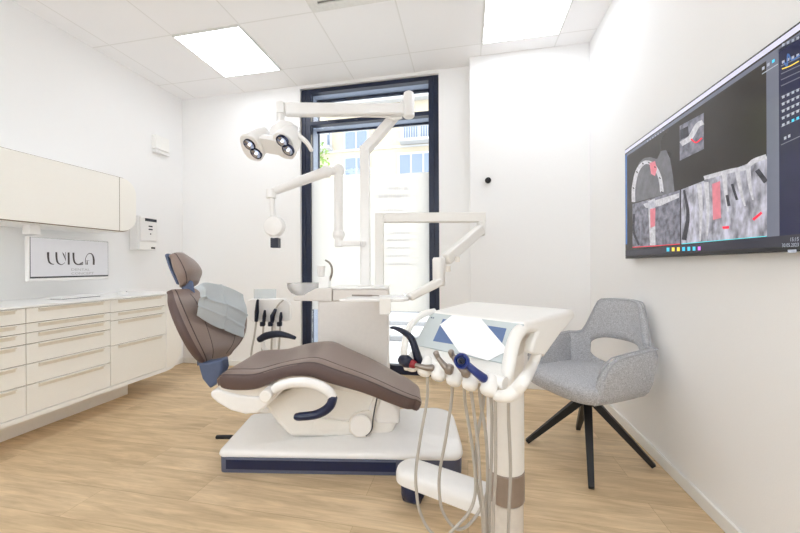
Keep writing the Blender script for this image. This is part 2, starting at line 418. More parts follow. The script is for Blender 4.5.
def tree():
    c = RY(321, 156, 9.0); t = thing('street_tree', 'small light green tree across the street at the left edge of the window', 'tree', (c.x-.1, 9, -.1), 'room')
    wobj(MB().tube([(c.x-.1, 9, -.1), (c.x-.12, 9, 1.8), (c.x-.1, 9, 2.9)], [.09, .06, .03], 8), 'trunk', 'bark', t)
    g = MB(); r = random.Random(5)
    for i in range(420):
        a, b = r.uniform(0, 2*PI), r.uniform(-1, 1); rad = .62*r.uniform(.5, 1)
        p = Vector((c.x-.28+rad*math.cos(a)*math.sqrt(1-b*b)*.8, 9+rad*math.sin(a)*math.sqrt(1-b*b), c.z-.15+rad*b*1.15))
        d1 = Vector((r.uniform(-1, 1), r.uniform(-1, 1), r.uniform(-1, 1))).normalized(); d2 = d1.orthogonal().normalized()
        g.add([p-d1*.06, p+d2*.035, p+d1*.06, p-d2*.035], [(0, 1, 2, 3)])
    wobj(g, 'foliage', 'leaf', t, smooth=False)
tree()

# ceiling lights and vent ---------------------------------------
def ceiling_light(x0, y0, label):
    t = thing('ceiling_light', label, 'light', (x0+TS/2, y0+TS/2, H-.012), 'room', 'square ceiling light panels')
    g = .014; w = .014
    x1, y1 = x0+TS, y0+TS
    fr = MB().box(x0+.003, x1-.003, y0+.003, y0+w, H-.012, H-.001).box(x0+.003, x1-.003, y1-w, y1-.003, H-.012, H-.001)
    fr.box(x0+.003, x0+w, y0+w, y1-w, H-.012, H-.001).box(x1-w, x1-.003, y0+w, y1-w, H-.012, H-.001)
    wobj(fr, 'frame', 'grille', t)
    wobj(MB().box(x0+w, x1-w, y0+w, y1-w, H-.009, H-.002), 'diffuser', 'panel', t, smooth=False)
ceiling_light(TX-2*TS, TY-TS, 'square white ceiling panel light on the left, above the drawers')
ceiling_light(TX+2*TS, TY-TS, 'square white ceiling panel light on the right, nearer the wall screen')
ceiling_light(TX-2*TS, TY-5*TS, 'added square ceiling panel light, unseen overhead on the left, behind the viewer side')  # this and the following panels are unseen, added for soft front light
ceiling_light(TX+2*TS, TY-5*TS, 'added square ceiling panel light, unseen overhead on the right, behind the viewer side')
ceiling_light(TX-2*TS, TY-7*TS, 'added square ceiling panel light, unseen on the left, farthest behind the viewer')
ceiling_light(TX+2*TS, TY-7*TS, 'added square ceiling panel light, unseen on the right, farthest behind the viewer')
vt = thing('ceiling_vent', 'white square ceiling air vent at the top edge of the photo', 'vent', (TX+TS/2, TY-1.5*TS, H-.012), 'room')
x0, x1, y0, y1 = TX+.004, TX+TS-.004, TY-2*TS+.004, TY-TS-.004
wobj(MB().box(x0, x1, y0, y0+.07, H-.012, H-.001).box(x0, x1, y1-.07, y1, H-.012, H-.001).box(x0, x0+.07, y0+.07, y1-.07, H-.012, H-.001).box(x1-.07, x1, y0+.07, y1-.07, H-.012, H-.001), 'vent_frame', 'grille', vt, bevel=.002)
wobj(MB().box(x0+.07, x1-.07, y0+.07, y1-.07, H-.003, H-.001), 'backing', 'shadowgap', vt, smooth=False)
sl = MB()
for i in range(12):
    y = y0+.085+i*.038; sl.box(x0+.07, x1-.07, y, y+.02, H-.01, H-.004)
wobj(sl, 'louvre', 'grille', vt, smooth=False)

# ================================================================ LEFT WALL FURNITURE
CX = -2.62; ZC0, ZC1 = .165, .843
def cabinet(y0, y1, levels, label):
    t = thing('drawer_cabinet', label, 'cabinet', ((CX+XL)/2, (y0+y1)/2, ZC0), 'room', 'drawer cabinets under the white worktop')
    wobj(MB().box(XL+.002, CX-.02, y0+.001, y1-.001, ZC0+.03, ZC1-.002), 'carcass', 'gap', t, smooth=False)
    wobj(MB().box(XL+.002, CX+.004, y0, y1, ZC0, ZC0+.028), 'bottom_board', 'edge', t)
    zs = [ZC1]+levels+[ZC0+.03]
    for i in range(len(zs)-1):
        d = wobj(MB().box(CX-.02, CX, y0+.002, y1-.002, zs[i+1]+.002, zs[i]-.0035), 'drawer', 'cream', t, bevel=.0012)
        hw = (y1-y0)*.1
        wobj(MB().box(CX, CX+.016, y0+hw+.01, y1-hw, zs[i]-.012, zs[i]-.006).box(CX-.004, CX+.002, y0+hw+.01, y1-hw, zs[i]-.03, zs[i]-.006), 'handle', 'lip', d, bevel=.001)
L6 = [.749, .69, .622, .501, .374]; L4 = [.7465, .683, .496]
cabinet(1.065, 1.56, L6, 'cream six-drawer cabinet cut off by the left edge of the photo')
cabinet(1.56, 2.052, L6, 'cream six-drawer cabinet in the middle, below the wall monitor')
cabinet(2.052, 2.53, L4, 'cream cabinet with two shallow and two deep drawers, nearest the window wall')
# curved end unit
ye = 2.695
def curved_end(y0, y1, z0, z1, r, x0, x1, top=False, n=10):
    pts = [(y0, z0)]
    pts += [(y1-r+r*math.sin(a), z0+r-r*math.cos(a)) for a in [PI/2*i/n for i in range(n+1)]]
    if top: pts += [(y1-r*math.sin(a) if 0 else y1-r+r*math.cos(a), z1-r+r*math.sin(a)) for a in [PI/2*i/n for i in range(n+1)]]
    else: pts += [(y1, z1)]
    pts += [(y0, z1)]
    return [(x0, a, b) for a, b in pts], (x1-x0, 0, 0)
t = thing('end_cabinet', 'slim cream end cabinet with a rounded lower corner, closing the drawer row', 'cabinet', ((CX+XL)/2, 2.61, ZC0), 'room')
pl, v = curved_end(2.5305, ye, ZC0, ZC1-.002, .15, XL+.002, CX-.001)
wobj(MB().prism(pl, v), 'carcass', 'edge', t)
pl, v = curved_end(2.534, ye-.012, ZC0+.028, ZC1-.005, .14, CX-.001, CX+.002)
wobj(MB().prism(pl, v), 'front_panel', 'cream', t)
tag(wobj(MB().box(XL+.002, CX+.008, .9, ye+.004, ZC1, ZC1+.014), 'worktop', 'top', bevel=.002), 'long thin white worktop lying over the cream drawer cabinets', 'worktop')
tag(wobj(MB().box(XL+.015, -2.85, .9, 2.375, 0, ZC0), 'cabinet_plinth', 'edge', bevel=.003), 'white recessed plinth carrying the drawer cabinets above the floor', 'plinth')
# wall cabinet
UX = -2.82; UZ0, UZ1 = 1.377, 1.832
t = thing('wall_cabinet', 'long cream wall cabinet with rounded right end above the monitor', 'cabinet', ((UX+XL)/2, 1.7, UZ0), 'room')
yd, yend = 2.277, 2.424
pl, v = curved_end(.8, yend, UZ0, UZ1, .13, XL+.002, UX-.006, top=True)
wobj(MB().prism(pl, v), 'carcass', 'edge', t)
pl, v = curved_end(.8, yend+.001, UZ0+.006, UZ1+.0025, .13, UX-.0055, UX-.001, top=True)
wobj(MB().prism(pl, v), 'brown_edge', 'gap', t)
wobj(MB().box(UX-.006, UX+.012, .8, yd-.002, UZ0+.012, UZ1-.003), 'door', 'cream', t, bevel=.0015)
pl, v = curved_end(yd+.002, yend-.006, UZ0+.012, UZ1-.003, .122, UX-.006, UX+.012, top=True)
wobj(MB().prism(pl, v), 'end_panel', 'cream', t, bevel=.001)
wobj(MB().box(UX-.006, UX+.0105, yd-.002, yd+.002, UZ0+.012, UZ1-.003), 'gap_strip', 'gap', t, smooth=False)

# monitor
MXp = -2.88
a = RX(28.4, 236, MXp); b = RX(108.8, 278, MXp); my0, my1 = a.y, b.y
mz1 = RX(27.5, 236, MXp).z; mz0 = RX(27.5, 281.6, MXp).z
t = thing('wall_monitor', 'white-framed monitor under the wall cabinet showing the WILA DENTAL CONCEPT logo', 'monitor', (MXp-.03, (my0+my1)/2, mz0), 'room')
wobj(MB().box(MXp-.035, MXp-.002, my0, my1, mz0, mz1), 'housing', 'white', t, bevel=.004)
M['mscreen'] = mat('monitor_screen', (196, 196, 200), .25, var=.01, emit=.3)
M['mbar'] = mat('taskbar_dark', (70, 70, 74), .3, emit=.1)
M['mtext'] = mat('logo_dark', (66, 60, 60), .5, emit=.02)
M['mtext2'] = mat('logo_grey', (150, 148, 148), .5, emit=.2)
sc = wobj(MB().box(MXp-.002, MXp, my0+.008, my1-.004, mz0+.02, mz1-.004), 'screen_bezel', 'dark', t, smooth=False)
scr = wobj(MB().box(MXp, MXp+.0006, my0+.0105, my1-.0065, mz0+.028, mz1-.006), 'screen', 'mscreen', t, smooth=False)
def mp_(cx, cy):     # crop coordinates of the monitor photo -> plane
    return RX(20+cx/6.663, 225+cy/6.663, MXp+.0012)
def ribbon(mb, pts, ws):
    p = [mp_(*q) for q in catmull([Vector((x, y, 0)) for x, y in pts], 6) for q in [(q.x, q.y)]] if 0 else None
    c = catmull([Vector((x, y, 0)) for x, y in pts], 6) if len(pts) > 2 else [Vector((x, y, 0)) for x, y in pts]
    n = len(c); L = []; Rr = []
    for i in range(n):
        T = (c[min(i+1, n-1)]-c[max(i-1, 0)]).normalized(); nn = Vector((-T.y, T.x, 0))
        f = i/(n-1)*(len(ws)-1); k = min(int(f), len(ws)-2); w = ws[k]+(ws[k+1]-ws[k])*(f-k)
        L.append(mp_(*(c[i]+nn*w/2).xy)); Rr.append(mp_(*(c[i]-nn*w/2).xy))
    mb.add(L+Rr, [(i, i+1, n+i+1, n+i) for i in range(n-1)])
g = MB()
ribbon(g, [(187, 181), (188, 215), (194, 245), (210, 259), (228, 262)], [16, 14, 12, 8, 3])
ribbon(g, [(242, 181), (243, 215), (249, 245), (262, 259), (280, 264), (300, 250)], [13, 13, 12, 8, 4, 3])
ribbon(g, [(283, 183), (292, 200), (304, 235)], [3, 8, 3])
ribbon(g, [(304, 181), (304, 240)], [3, 2.5])
ribbon(g, [(324, 183), (325, 264)], [13, 13])
ribbon(g, [(356, 184), (357, 220), (364, 248), (382, 262), (420, 263)], [13, 12, 11, 8, 5])
ribbon(g, [(390, 262), (405, 256), (420, 251)], [2, 6, 12])
ribbon(g, [(437, 264), (437, 225), (448, 200), (465, 189), (482, 198), (491, 228), (491, 265)], [4, 4, 4, 5, 8, 13, 13])
ribbon(g, [(447, 264), (448, 236)], [10, 3])
ribbon(g, [(440, 238), (462, 237)], [2, 2])
wobj(g, 'logo', 'mtext', scr, smooth=False)
def text_mesh(s):
    cu = bpy.data.curves.new('t', 'FONT'); cu.body = s; cu.resolution_u = 3
    o = bpy.data.objects.new('t', cu); C.objects.link(o); bpy.context.view_layer.update()
    me = bpy.data.meshes.new_from_object(o.evaluated_get(bpy.context.evaluated_depsgraph_get()))
    vs = [v.co.copy() for v in me.vertices]; fs = [tuple(p.vertices) for p in me.polygons]
    bpy.data.objects.remove(o); bpy.data.meshes.remove(me); bpy.data.curves.remove(cu)
    xs = [v.x for v in vs]; ys = [v.y for v in vs]
    return [((v.x-min(xs))/(max(xs)-min(xs)), (v.y-min(ys))/(max(ys)-min(ys))) for v in vs], fs
def text_quad(mb, s, tl, tr, br, bl):
    vs, fs = text_mesh(s); tl, tr, br, bl = map(Vector, (tl, tr, br, bl))
    mb.add([(bl*(1-x)+br*x)*(1-y)+(tl*(1-x)+tr*x)*y for x, y in vs], fs)
g = MB()
text_quad(g, 'DENTAL', mp_(342, 289), mp_(466, 290), mp_(466, 306), mp_(342, 304))
text_quad(g, 'CONCEPT', mp_(342, 316), mp_(492, 313), mp_(492, 329), mp_(342, 331))
wobj(g, 'logo_subtitle', 'mtext2', scr, smooth=False)
wobj(MB().box(MXp+.0007, MXp+.001, my0+.0105, my1-.0065, mz0+.021, mz0+.031), 'taskbar', 'mbar', scr, smooth=False)
# arm of the monitor
bk = MB(); q = RX(32.5, 228, MXp-.02)
bk.box(XL+.001, MXp-.035, q.y+.18, q.y+.3, mz0+.1, mz0+.2)
wobj(bk, 'wall_bracket', 'white', t, bevel=.004)
tag(wobj(MB().box(-2.95, -2.88, RX(27.5, 230, -2.9).y, RX(39, 230, -2.9).y, RX(33, 234.5, -2.9).z, UZ0), 'power_box', 'white', bevel=.004), 'small white box hanging under the wall cabinet at the monitor corner', 'box')

# keyboard, mouse, small items on worktop
ZW = ZC1+.014
def flat_on_top(px, py): # point on worktop surface
    d = ray(px, py); tt = (ZW-CH)/d[2]; return Vector((d[0]*tt, d[1]*tt, ZW))
ky0, ky1 = RX(58, 295, -2.87).y, RX(101, 293, -2.87).y
t = thing('keyboard', 'flat white keyboard lying on the worktop below the monitor', 'keyboard', (-2.91, (ky0+ky1)/2, ZW), 'room')
wobj(MB().box(-2.985, -2.84, ky0, ky1, ZW+.004, ZW+.014), 'keyboard_body', 'white', t, bevel=.003)
g = MB()
for i in range(5):
    for j in range(15):
        yk = ky0+.012+j*(ky1-ky0-.024)/15; xk = -2.977+i*.026
        g.box(xk, xk+.022, yk, yk+(ky1-ky0-.024)/15-.004, ZW+.0145, ZW+.018)
kk = wobj(g, 'keys', 'top', t, smooth=False)
wobj(MB().box(-2.975, -2.85, ky0+.02, ky1-.02, ZW, ZW+.0035), 'foot_strip', 'dark', t, smooth=False)
q = RX(123, 290, -2.85)
t = thing('computer_mouse', 'small white mouse on the worktop right of the keyboard', 'mouse', (q.x, q.y, ZW), 'room')
wobj(MB().ball((q.x, q.y, ZW+.012), .034, 16, (1.5, .95, .55)), 'mouse_shell', 'white', t)
wobj(MB().box(q.x+.015, q.x+.04, q.y-.001, q.y+.001, ZW+.024, ZW+.028), 'scroll_wheel', 'dark', t)
# dispenser
dx = -3.05
a = RX(139.5, 215, dx); b = RX(158, 249, dx)
t = thing('soap_dispenser', 'white wall-mounted dispenser with a small dark display, right of the wall cabinet', 'dispenser', (XL, (a.y+b.y)/2, b.z-.02), 'room')
dz0, dz1 = b.z-.015, a.z
wobj(MB().box(XL+.002, dx-.02, a.y, b.y, dz0, dz1).box(dx-.02, dx, a.y+.01, b.y-.005, dz0+.09, dz1-.008), 'housing', 'white', t, bevel=.008, seg=3)
wobj(MB().box(dx-.02, dx-.012, a.y+.01, b.y-.005, dz0+.005, dz0+.08), 'lower_cover', 'edge', t, bevel=.004)
p = RX(145, 218, dx); q = RX(156.5, 222.5, dx)
wobj(MB().box(dx, dx+.003, p.y, q.y, q.z, p.z), 'display', 'dark', t, bevel=.001)
g = MB()
for py, w in ((226.5, .02), (229.5, .02)):
    c = RX(150.5, py, dx); g.box(dx, dx+.003, c.y-w, c.y+w, c.z-.006, c.z+.006)
c = RX(150.5, 234, dx); g.cyl((dx, c.y, c.z), (dx+.003, c.y, c.z), .007, 12)
wobj(g, 'buttons', 'dark', t)
c = RX(153, 248, dx-.012); wobj(MB().box(dx-.012, dx-.008, c.y-.02, c.y+.02, c.z-.008, c.z+.008), 'sensor', 'dark', t)
# small wall device
a = RX(156, 134, -3.11); b = RX(169.5, 153, -3.11)
t = thing('wall_sensor', 'small white box high on the left wall near the corner', 'sensor', (XL, (a.y+b.y)/2, b.z-.04), 'room')
wobj(MB().box(XL+.001, -3.11, a.y, b.y, b.z, a.z), 'housing', 'edge', t, bevel=.006, seg=3)
wobj(MB().box(XL+.001, -3.12, a.y+.01, b.y+.02, b.z-.035, b.z-.001), 'sensor_head', 'white', t, bevel=.005)
# black knob on casing wall
q = RY(488, 180.5, YX-.02)
tag(wobj(MB().lathe((q.x, YX, q.z), (0, -1, 0), [(.008, 0), (.008, .012), (.024, .014), (.028, .022), (.026, .034), (.012, .04)], 20), 'wall_hook', 'black', ang=50), 'small round black hook on the white wall right of the window', 'hook')

# ================================================================ TV ON THE RIGHT WALL
VX = XR-.05
ty1 = RX(625, 200, VX).y; ty0 = 1.135
tz1 = RX(625, 149.5, VX).z; tz0 = RX(625, 258.8, VX).z
tv = thing('wall_television', 'large flat screen on the right wall showing dental X-ray scans', 'television', (XR, (ty0+ty1)/2, tz0), 'room')
wobj(MB().box(VX, XR-.012, ty0, ty1, tz0, tz1), 'housing', 'tvbody', tv, bevel=.003)
wobj(MB().box(XR-.012, XR-.0005, ty0+.35, ty1-.35, tz0+.15, tz1-.15), 'wall_mount', 'black', tv, smooth=False)
def sm(name, col, e, var=.02, scale=40, stretch=None):
    return mat(name, col, .16, scale=scale, var=var, emit=e, stretch=stretch, spec=.35)
S = [sm('tv_black', (54, 51, 50), .35, .1, 6), sm('tv_strip_blue', (70, 104, 160), .6), sm('tv_title', (196, 196, 214), .7), sm('tv_grey_bar', (110, 114, 130), .4),
     sm('ct_soft', (104, 104, 110), .5, .15, 30), sm('ct_bone', (178, 178, 184), .6, .2, 60), sm('ct_film', (112, 112, 124), .5, .5, 34), sm('ct_xray', (150, 150, 162), .6, .6, 30, (1, 1.2, .6)),
     sm('mark_pink', (196, 118, 130), .6, .1), sm('mark_red', (214, 50, 70), .8), sm('tv_taskbar', (58, 58, 70), .3), sm('tv_toolbar', (42, 44, 72), .35, .1, 8), sm('icon_white', (158, 164, 178), .6),
     sm('icon_cyan', (70, 180, 214), .9), sm('icon_yellow', (222, 196, 80), .9), sm('icon_violet', (190, 110, 210), .9), sm('line_cyan', (90, 190, 200), .8), sm('ct_dark', (62, 62, 70), .4, .3, 40)]
def TV(px, py, k): return RX(px, py, VX-.0006-k*.0004)
def tvp(mb, i, k, pts):
    mb.m(i); n = len(pts); A = [TV(x, y, k) for x, y in pts]; mb.add(A, [tuple(range(n))])
def lerp(a, b, t): return a+(b-a)*t
def edge_top(px): return 149.5+(px-625)*(24.3-149.5)/175
def edge_bot(px): return 258.8+(px-625)*(252.6-258.8)/175
def sline(px, fr): return lerp(edge_top(px), edge_bot(px), fr)
g = MB()
zt = lambda fr: tz1-(tz1-tz0)*fr
def tvrect(i, k, ya, yb, fa, fb): # ya>yb in metres along wall
    g.m(i); x = VX-.0006-k*.0004; g.add([(x, ya, zt(fa)), (x, yb, zt(fa)), (x, yb, zt(fb)), (x, ya, zt(fb))], [(0, 1, 2, 3)])
tvrect(0, 0, ty1-.006, ty0+.006, .01, .975)
tvrect(2, 1, ty1-.006, ty0+.006, .012, .04)
tvrect(3, 1, ty1-.012, ty0+.006, .05, .075)
tvrect(1, 1, ty1-.008, ty1-.03, .055, .87)
Y1 = TV(631.5, 200, 0).y; Y2 = TV(767, 200, 0).y; Y3 = TV(779.5, 200, 0).y
tvrect(0, 1, Y1, Y2, .08, .9)
tvrect(3, 1, Y2, Y3, .075, .93)
tvrect(11, 1, Y3, ty0+.006, .06, .93)
tvrect(10, 2, ty1-.006, ty0+.006, .925, .975)
# CT images
tvp(g, 4, 3, [(633, 203), (633.5, 183), (639, 163), (644, 158), (650, 157), (657, 159), (661, 151), (666, 150), (670, 158), (673, 176), (674.5, 192), (655, 197)])
arch = [(633.5, 202), (633.6, 188), (637, 172), (643, 163.5), (649, 162.5), (655, 167), (660, 178), (662, 192)]
def band(mb, i, k, pts, w):
    c = catmull([Vector((x, y, 0)) for x, y in pts], 5); n = len(c); A = []; B = []
    for j in range(n):
        T = (c[min(j+1, n-1)]-c[max(j-1, 0)]).normalized(); nn = Vector((-T.y, T.x, 0))
        ww = w if not isinstance(w, (tuple, list)) else lerp(w[0], w[1], j/(n-1))
        A.append(TV(*(c[j]+nn*ww/2).xy, k)); B.append(TV(*(c[j]-nn*ww/2).xy, k))
    mb.m(i).add(A+B, [(j, j+1, n+j+1, n+j) for j in range(n-1)])
band(g, 5, 4, arch, 3.6)
rnd = random.Random(2)
for (x, y) in arch[1:]: band(g, 17, 5, [(x-.8, y-.6), (x+.6, y+.8)], 1.1)
tvp(g, 8, 5, [(649.5, 163), (655, 161), (657, 169), (655, 176), (651, 174)])
tvp(g, 6, 3, [(632.5, 204.2), (680, 190), (680, 243.8), (632.5, 247)])
tvp(g, 5, 4, [(648, 201), (655, 198.5), (655.5, 245), (650, 245.3)])
tvp(g, 5, 4, [(643, 204), (679, 193), (679, 197.5), (660, 206), (646, 208)])
tvp(g, 8, 5, [(650, 209), (655.5, 208), (655, 226), (650.5, 228)])
band(g, 17, 5, [(634, 214), (633.8, 232), (639, 245)], 2.2)
tvp(g, 7, 3, [(681.2, 189.6), (767, 156), (767, 235.8), (681.2, 243.6)])
for pts in ([(699, 184), (701, 210), (700, 241)], [(706, 182), (708, 210), (707, 236)], [(724, 174), (726, 196), (728, 212)], [(737, 170), (741, 192), (745, 206)], [(748, 166), (750, 186), (753, 200)]): band(g, 5, 4, pts, (5, 1.6))
band(g, 5, 4, [(704, 178), (730, 171), (745, 168), (754, 161), (766.5, 156.6)], (4, 5))
band(g, 17, 5, [(727, 195), (729, 206)], 3); band(g, 17, 5, [(732, 184), (737, 200)], 2.6); band(g, 17, 5, [(684, 190), (688, 215), (684, 240)], (2, 5)); band(g, 17, 5, [(757, 170), (766, 182)], 5)
tvp(g, 8, 6, [(712, 184), (720, 181), (721, 218), (713, 220)])
tvp(g, 9, 7, [(722, 226.5), (729, 226), (729, 228.6), (723, 229)])
tvp(g, 9, 7, [(752, 219), (761, 211.5), (762.3, 213.5), (754, 220.8)])
tvp(g, 6, 3, [(679.7, 125.9), (703.8, 112.8), (703.8, 149), (679.7, 160.8)])
band(g, 5, 4, [(681, 144), (690, 138), (697, 126), (703, 122)], 5); band(g, 9, 5, [(691, 139), (696, 142.5), (702, 138)], 1.4); tvp(g, 17, 4, [(680, 130), (688, 126), (689, 136), (680.4, 140)])
band(g, 16, 8, [(681.5, 243.9), (724, 240), (766.8, 236.2)], .8); band(g, 9, 8, [(632.5, 247.3), (656, 245.8), (680, 244)], .7); band(g, 17, 8, [(680.6, 190), (680.6, 217), (680.6, 244)], .7); band(g, 3, 8, [(767.4, 85), (767.4, 160), (767.4, 236)], .7)
# task bar icons
for j, c in enumerate((13, 14, 14, 13, 13, 13, 15)):
    x = 668+j*5.2; yy = 249.6-j*.18
    tvp(g, c, 6, [(x-1.4, yy-2), (x+1.4, yy-2.05), (x+1.4, yy+1.8), (x-1.4, yy+1.9)])
for j in range(7): x = 647+j*2.6; yy = sline(x, .062); tvp(g, 12, 6, [(x, yy-.7), (x+1.3, yy-1.4), (x+1.3, yy-.2), (x, yy+.5)])
# toolbar icons
for (r0, cy) in enumerate([40, 57, 92, 99, 106, 113, 120]):
    for j in range(4):
        x = 782+j*4.8; s = -.46
        yy = cy+4+(x-782)*s
        tvp(g, 13 if (r0 == 6 and j > 1) else 12, 5, [(x, yy), (x+2.6, yy+2.6*s), (x+2.6, yy+2.8+2.6*s), (x, yy+2.8)])
for yy in (66, 74, 80, 86, 97, 104, 111, 118, 127, 145): band(g, 3, 4, [(781, yy), (790, yy-4.2), (800, yy-8.8)], .9)
band(g, 1, 5, [(784, 62), (787, 66), (788, 54), (792, 60), (800, 55)], 1.6); band(g, 14, 5, [(782, 69), (790, 66), (799, 61)], 1)
for j in range(3): x = 762+j*5; yy = edge_top(x)+16; tvp(g, 13 if j == 2 else 12, 5, [(x, yy), (x+2.6, yy-1.6), (x+2.6, yy+1.5), (x, yy+3)])
tvp(g, 12, 5, [(762, 73.5), (778, 63.5), (778, 64.5), (762, 74.5)])
for (x, y) in ((784, 137), (788, 135)): tvp(g, 12, 5, [(x, y), (x+2.4, y-1), (x+2.4, y+2), (x, y+3)])
wobj(g, 'screen_image', S, tv, smooth=False)
g = MB()
text_quad(g, '15:15', TV(790.5, 237.7, 6), TV(798.6, 237, 6), TV(798.6, 241, 6), TV(790.5, 241.5, 6))
text_quad(g, '30.05.2023', TV(782, 243.6, 6), TV(798.6, 242.7, 6), TV(798.6, 246.4, 6), TV(782, 247.2, 6))
wobj(g, 'clock_text', S[12], tv, smooth=False)
wobj(MB().box(VX-.004, VX-.0005, RX(797, 252, VX).y, RX(789, 252, VX).y, tz0-.004, tz0+.006), 'status_badge', S[12], tv, bevel=.001)

# ================================================================ DENTAL UNIT (box with posts behind the chair)
u = thing('dental_unit', 'white box-shaped treatment unit behind the patient chair, carrying two tall posts', 'dental unit', (-.32, 2.5, 0))
DF = 2.33
pL = P(317.5, 300, DF).x; pR = P(388, 300, DF).x
zb = P(350, 301, DF).z; ztp = P(350, 287.5, DF+.02).z
build(MB().box(pL, pR, DF, DF+.34, .02, zb), 'cabinet_body', 'body', u, bevel=.012, seg=3)
build(MB().box(pL+.02, pR-.02, DF+.02, DF+.32, 0, .02), 'foot', 'plinth', u)
lx = P(332.5, 300, DF).x
build(MB().box(lx, pR, DF, DF+.34, zb+.001, ztp-.012), 'upper_housing', 'body', u, bevel=.008, seg=3)
build(MB().box(lx-.004, pR+.003, DF-.005, DF+.345, ztp-.012, ztp), 'top_plate', 'white', u, bevel=.004)
# left cuspidor carrier
cl = P(293.5, 295, DF).x; cz0 = P(310, 301, DF).z; cz1 = P(310, 288.5, DF).z
a = P(294, 301, DF); 
prof = [P(294, 300.5, DF), P(332, 301.5, DF), P(332, 288.5, DF), P(316, 288.5, DF), P(308, 292.5, DF), P(304, 295.5, DF), P(296, 296, DF), P(293.5, 297.5, DF)]
build(MB().prism([(p.x, DF-.01, p.z) for p in prof], (0, .22, 0)), 'bowl_carrier', 'body', u, bevel=.006, seg=3)
# bowl
bc = P(303.5, 294.8, DF+.09)
bl = MB().lathe((bc.x, DF+.09, bc.z-.004), (0, 0, 1), [(.02, .0), (.05, .003), (.085, .02), (.108, .05), (.114, .088), (.110, .088), (.102, .052), (.082, .026), (.048, .009), (.01, .007)], 36)
build(bl, 'spittoon_bowl', 'bowl', u)
build(MB().cyl((bc.x, DF+.09, bc.z+.004), (bc.x, DF+.09, bc.z+.011), .026), 'drain', 'slate', u)
# cup filler block, cup, spout
b0 = P(319.5, 288, DF+.06); b1 = P(329.5, 276, DF+.06)
build(MB().hull([(b0.x-.002, DF+.03, b0.z), (b1.x+.004, DF+.03, b0.z), (b0.x-.002, DF+.11, b0.z), (b1.x+.004, DF+.11, b0.z), (b0.x+.004, DF+.04, b1.z-.012), (b1.x, DF+.04, b1.z+.002), (b0.x+.004, DF+.1, b1.z-.012), (b1.x, DF+.1, b1.z+.002)]), 'filler_block', 'white', u, bevel=.005)
sp = [P(x, y, DF+.07) for x, y in ((328.5, 282), (331.5, 275), (331.8, 268), (329.5, 263), (325.5, 260.2))]
build(MB().tube(sp, [.009, .008, .0075, .007, .006], 12, sm=5, capround=True), 'spout', 'steel', u)
c0 = P(321.2, 275.2, DF+.07)
tag(build(MB().lathe((c0.x, c0.y, b1.z-.004), (0, 0, 1), [(.022, 0), (.023, .002), (.03, .075), (.0285, .075), (.0215, .004), (.001, .004)], 24), 'rinsing_cup', 'white'), 'small white rinsing cup beside the spout on the treatment unit', 'cup')

PD = 2.52
def post(x, yt, yb_, w, d=PD, name='post'):
    a, b = P(x, yt, d), P(x, yb_, d); 
    mb = MB().rings([[Vector((a.x+sx*w/2, d+sy*w*.6, zz)) for sx, sy in ((-1, -1), (1, -1), (1, 1), (-1, 1))] for zz in (ztp-.0, a.z)])
    return mb
wpost = P(369.7, 200, PD).x-P(360.2, 200, PD).x
# lamp: arm assembly as a thing of its own
lamp = thing('operating_lamp', 'white dental operating lamp on a long jointed arm rising behind the chair', 'lamp', (P(365, 285, PD).x, PD, ztp))
mb = post(365, 147, 285, wpost)
build(mb, 'post', 'white', lamp, bevel=.008, seg=3)
build(MB().box(P(359, 285, PD).x, P(371.3, 285, PD).x, PD-.05, PD+.05, ztp, ztp+.012), 'collar', 'cartwhite', lamp, bevel=.003)
e0 = P(365, 150, PD); e1 = P(405.5, 104, 2.4)
mb = MB().beam(e0+Vector((-.015, 0, -.02)), e1, .06, .075, .05, .06)
build(mb, 'riser_arm', 'white', lamp, bevel=.01, seg=3)
LD = 2.36
j0 = P(408.8, 92, LD); j1 = P(408.8, 117.5, LD)
rj = .040
build(MB().lathe(j1, (0, 0, 1), [(rj*.8, 0), (rj, .008), (rj, (j0-j1).z-.03), (rj*.85, (j0-j1).z-.008), (rj*.4, (j0-j1).z+.004)], 24), 'elbow_joint', 'white', lamp)
h0 = P(404, 110, LD); h1 = P(285, 110, 2.22)
build(MB().beam(h0, h1, .06, .078, .055, .085), 'swing_arm', 'white', lamp, bevel=.014, seg=3)
build(MB().tube([P(402, 117.5, LD), P(394, 119.5, LD-.005), P(386, 117, LD-.01), P(350, 116.3, LD-.05)], [.008, .011, .008, .004], 10, sm=4), 'cable_cover', 'cartwhite', lamp)
kd = 2.21
k0 = P(280.5, 103, kd); k1 = P(280.5, 122, kd)
build(MB().lathe(k1, (0, 0, 1), [(.024, 0), (.026, .004), (.026, (k0-k1).z-.02), (.03, (k0-k1).z-.018), (.03, (k0-k1).z), (.02, (k0-k1).z+.006)], 24).box(k0.x-.02, k0.x+.03, kd-.03, kd+.03, k0.z-.075, k0.z-.005), 'head_pivot', 'white', lamp, bevel=.004)
# head
hd = 2.12
hg = MB().ball(P(284.5, 136, hd+.04), .098, 28, (.95, .8, 1.0))
head = build(hg, 'lamp_head', 'white', lamp)
nrm = Vector((-.22, -.62, -.75)).normalized()
sideX = Vector((1, 0, -.09)).normalized(); sideX = (sideX-nrm*sideX.dot(nrm)).normalized(); sideY = nrm.cross(sideX)
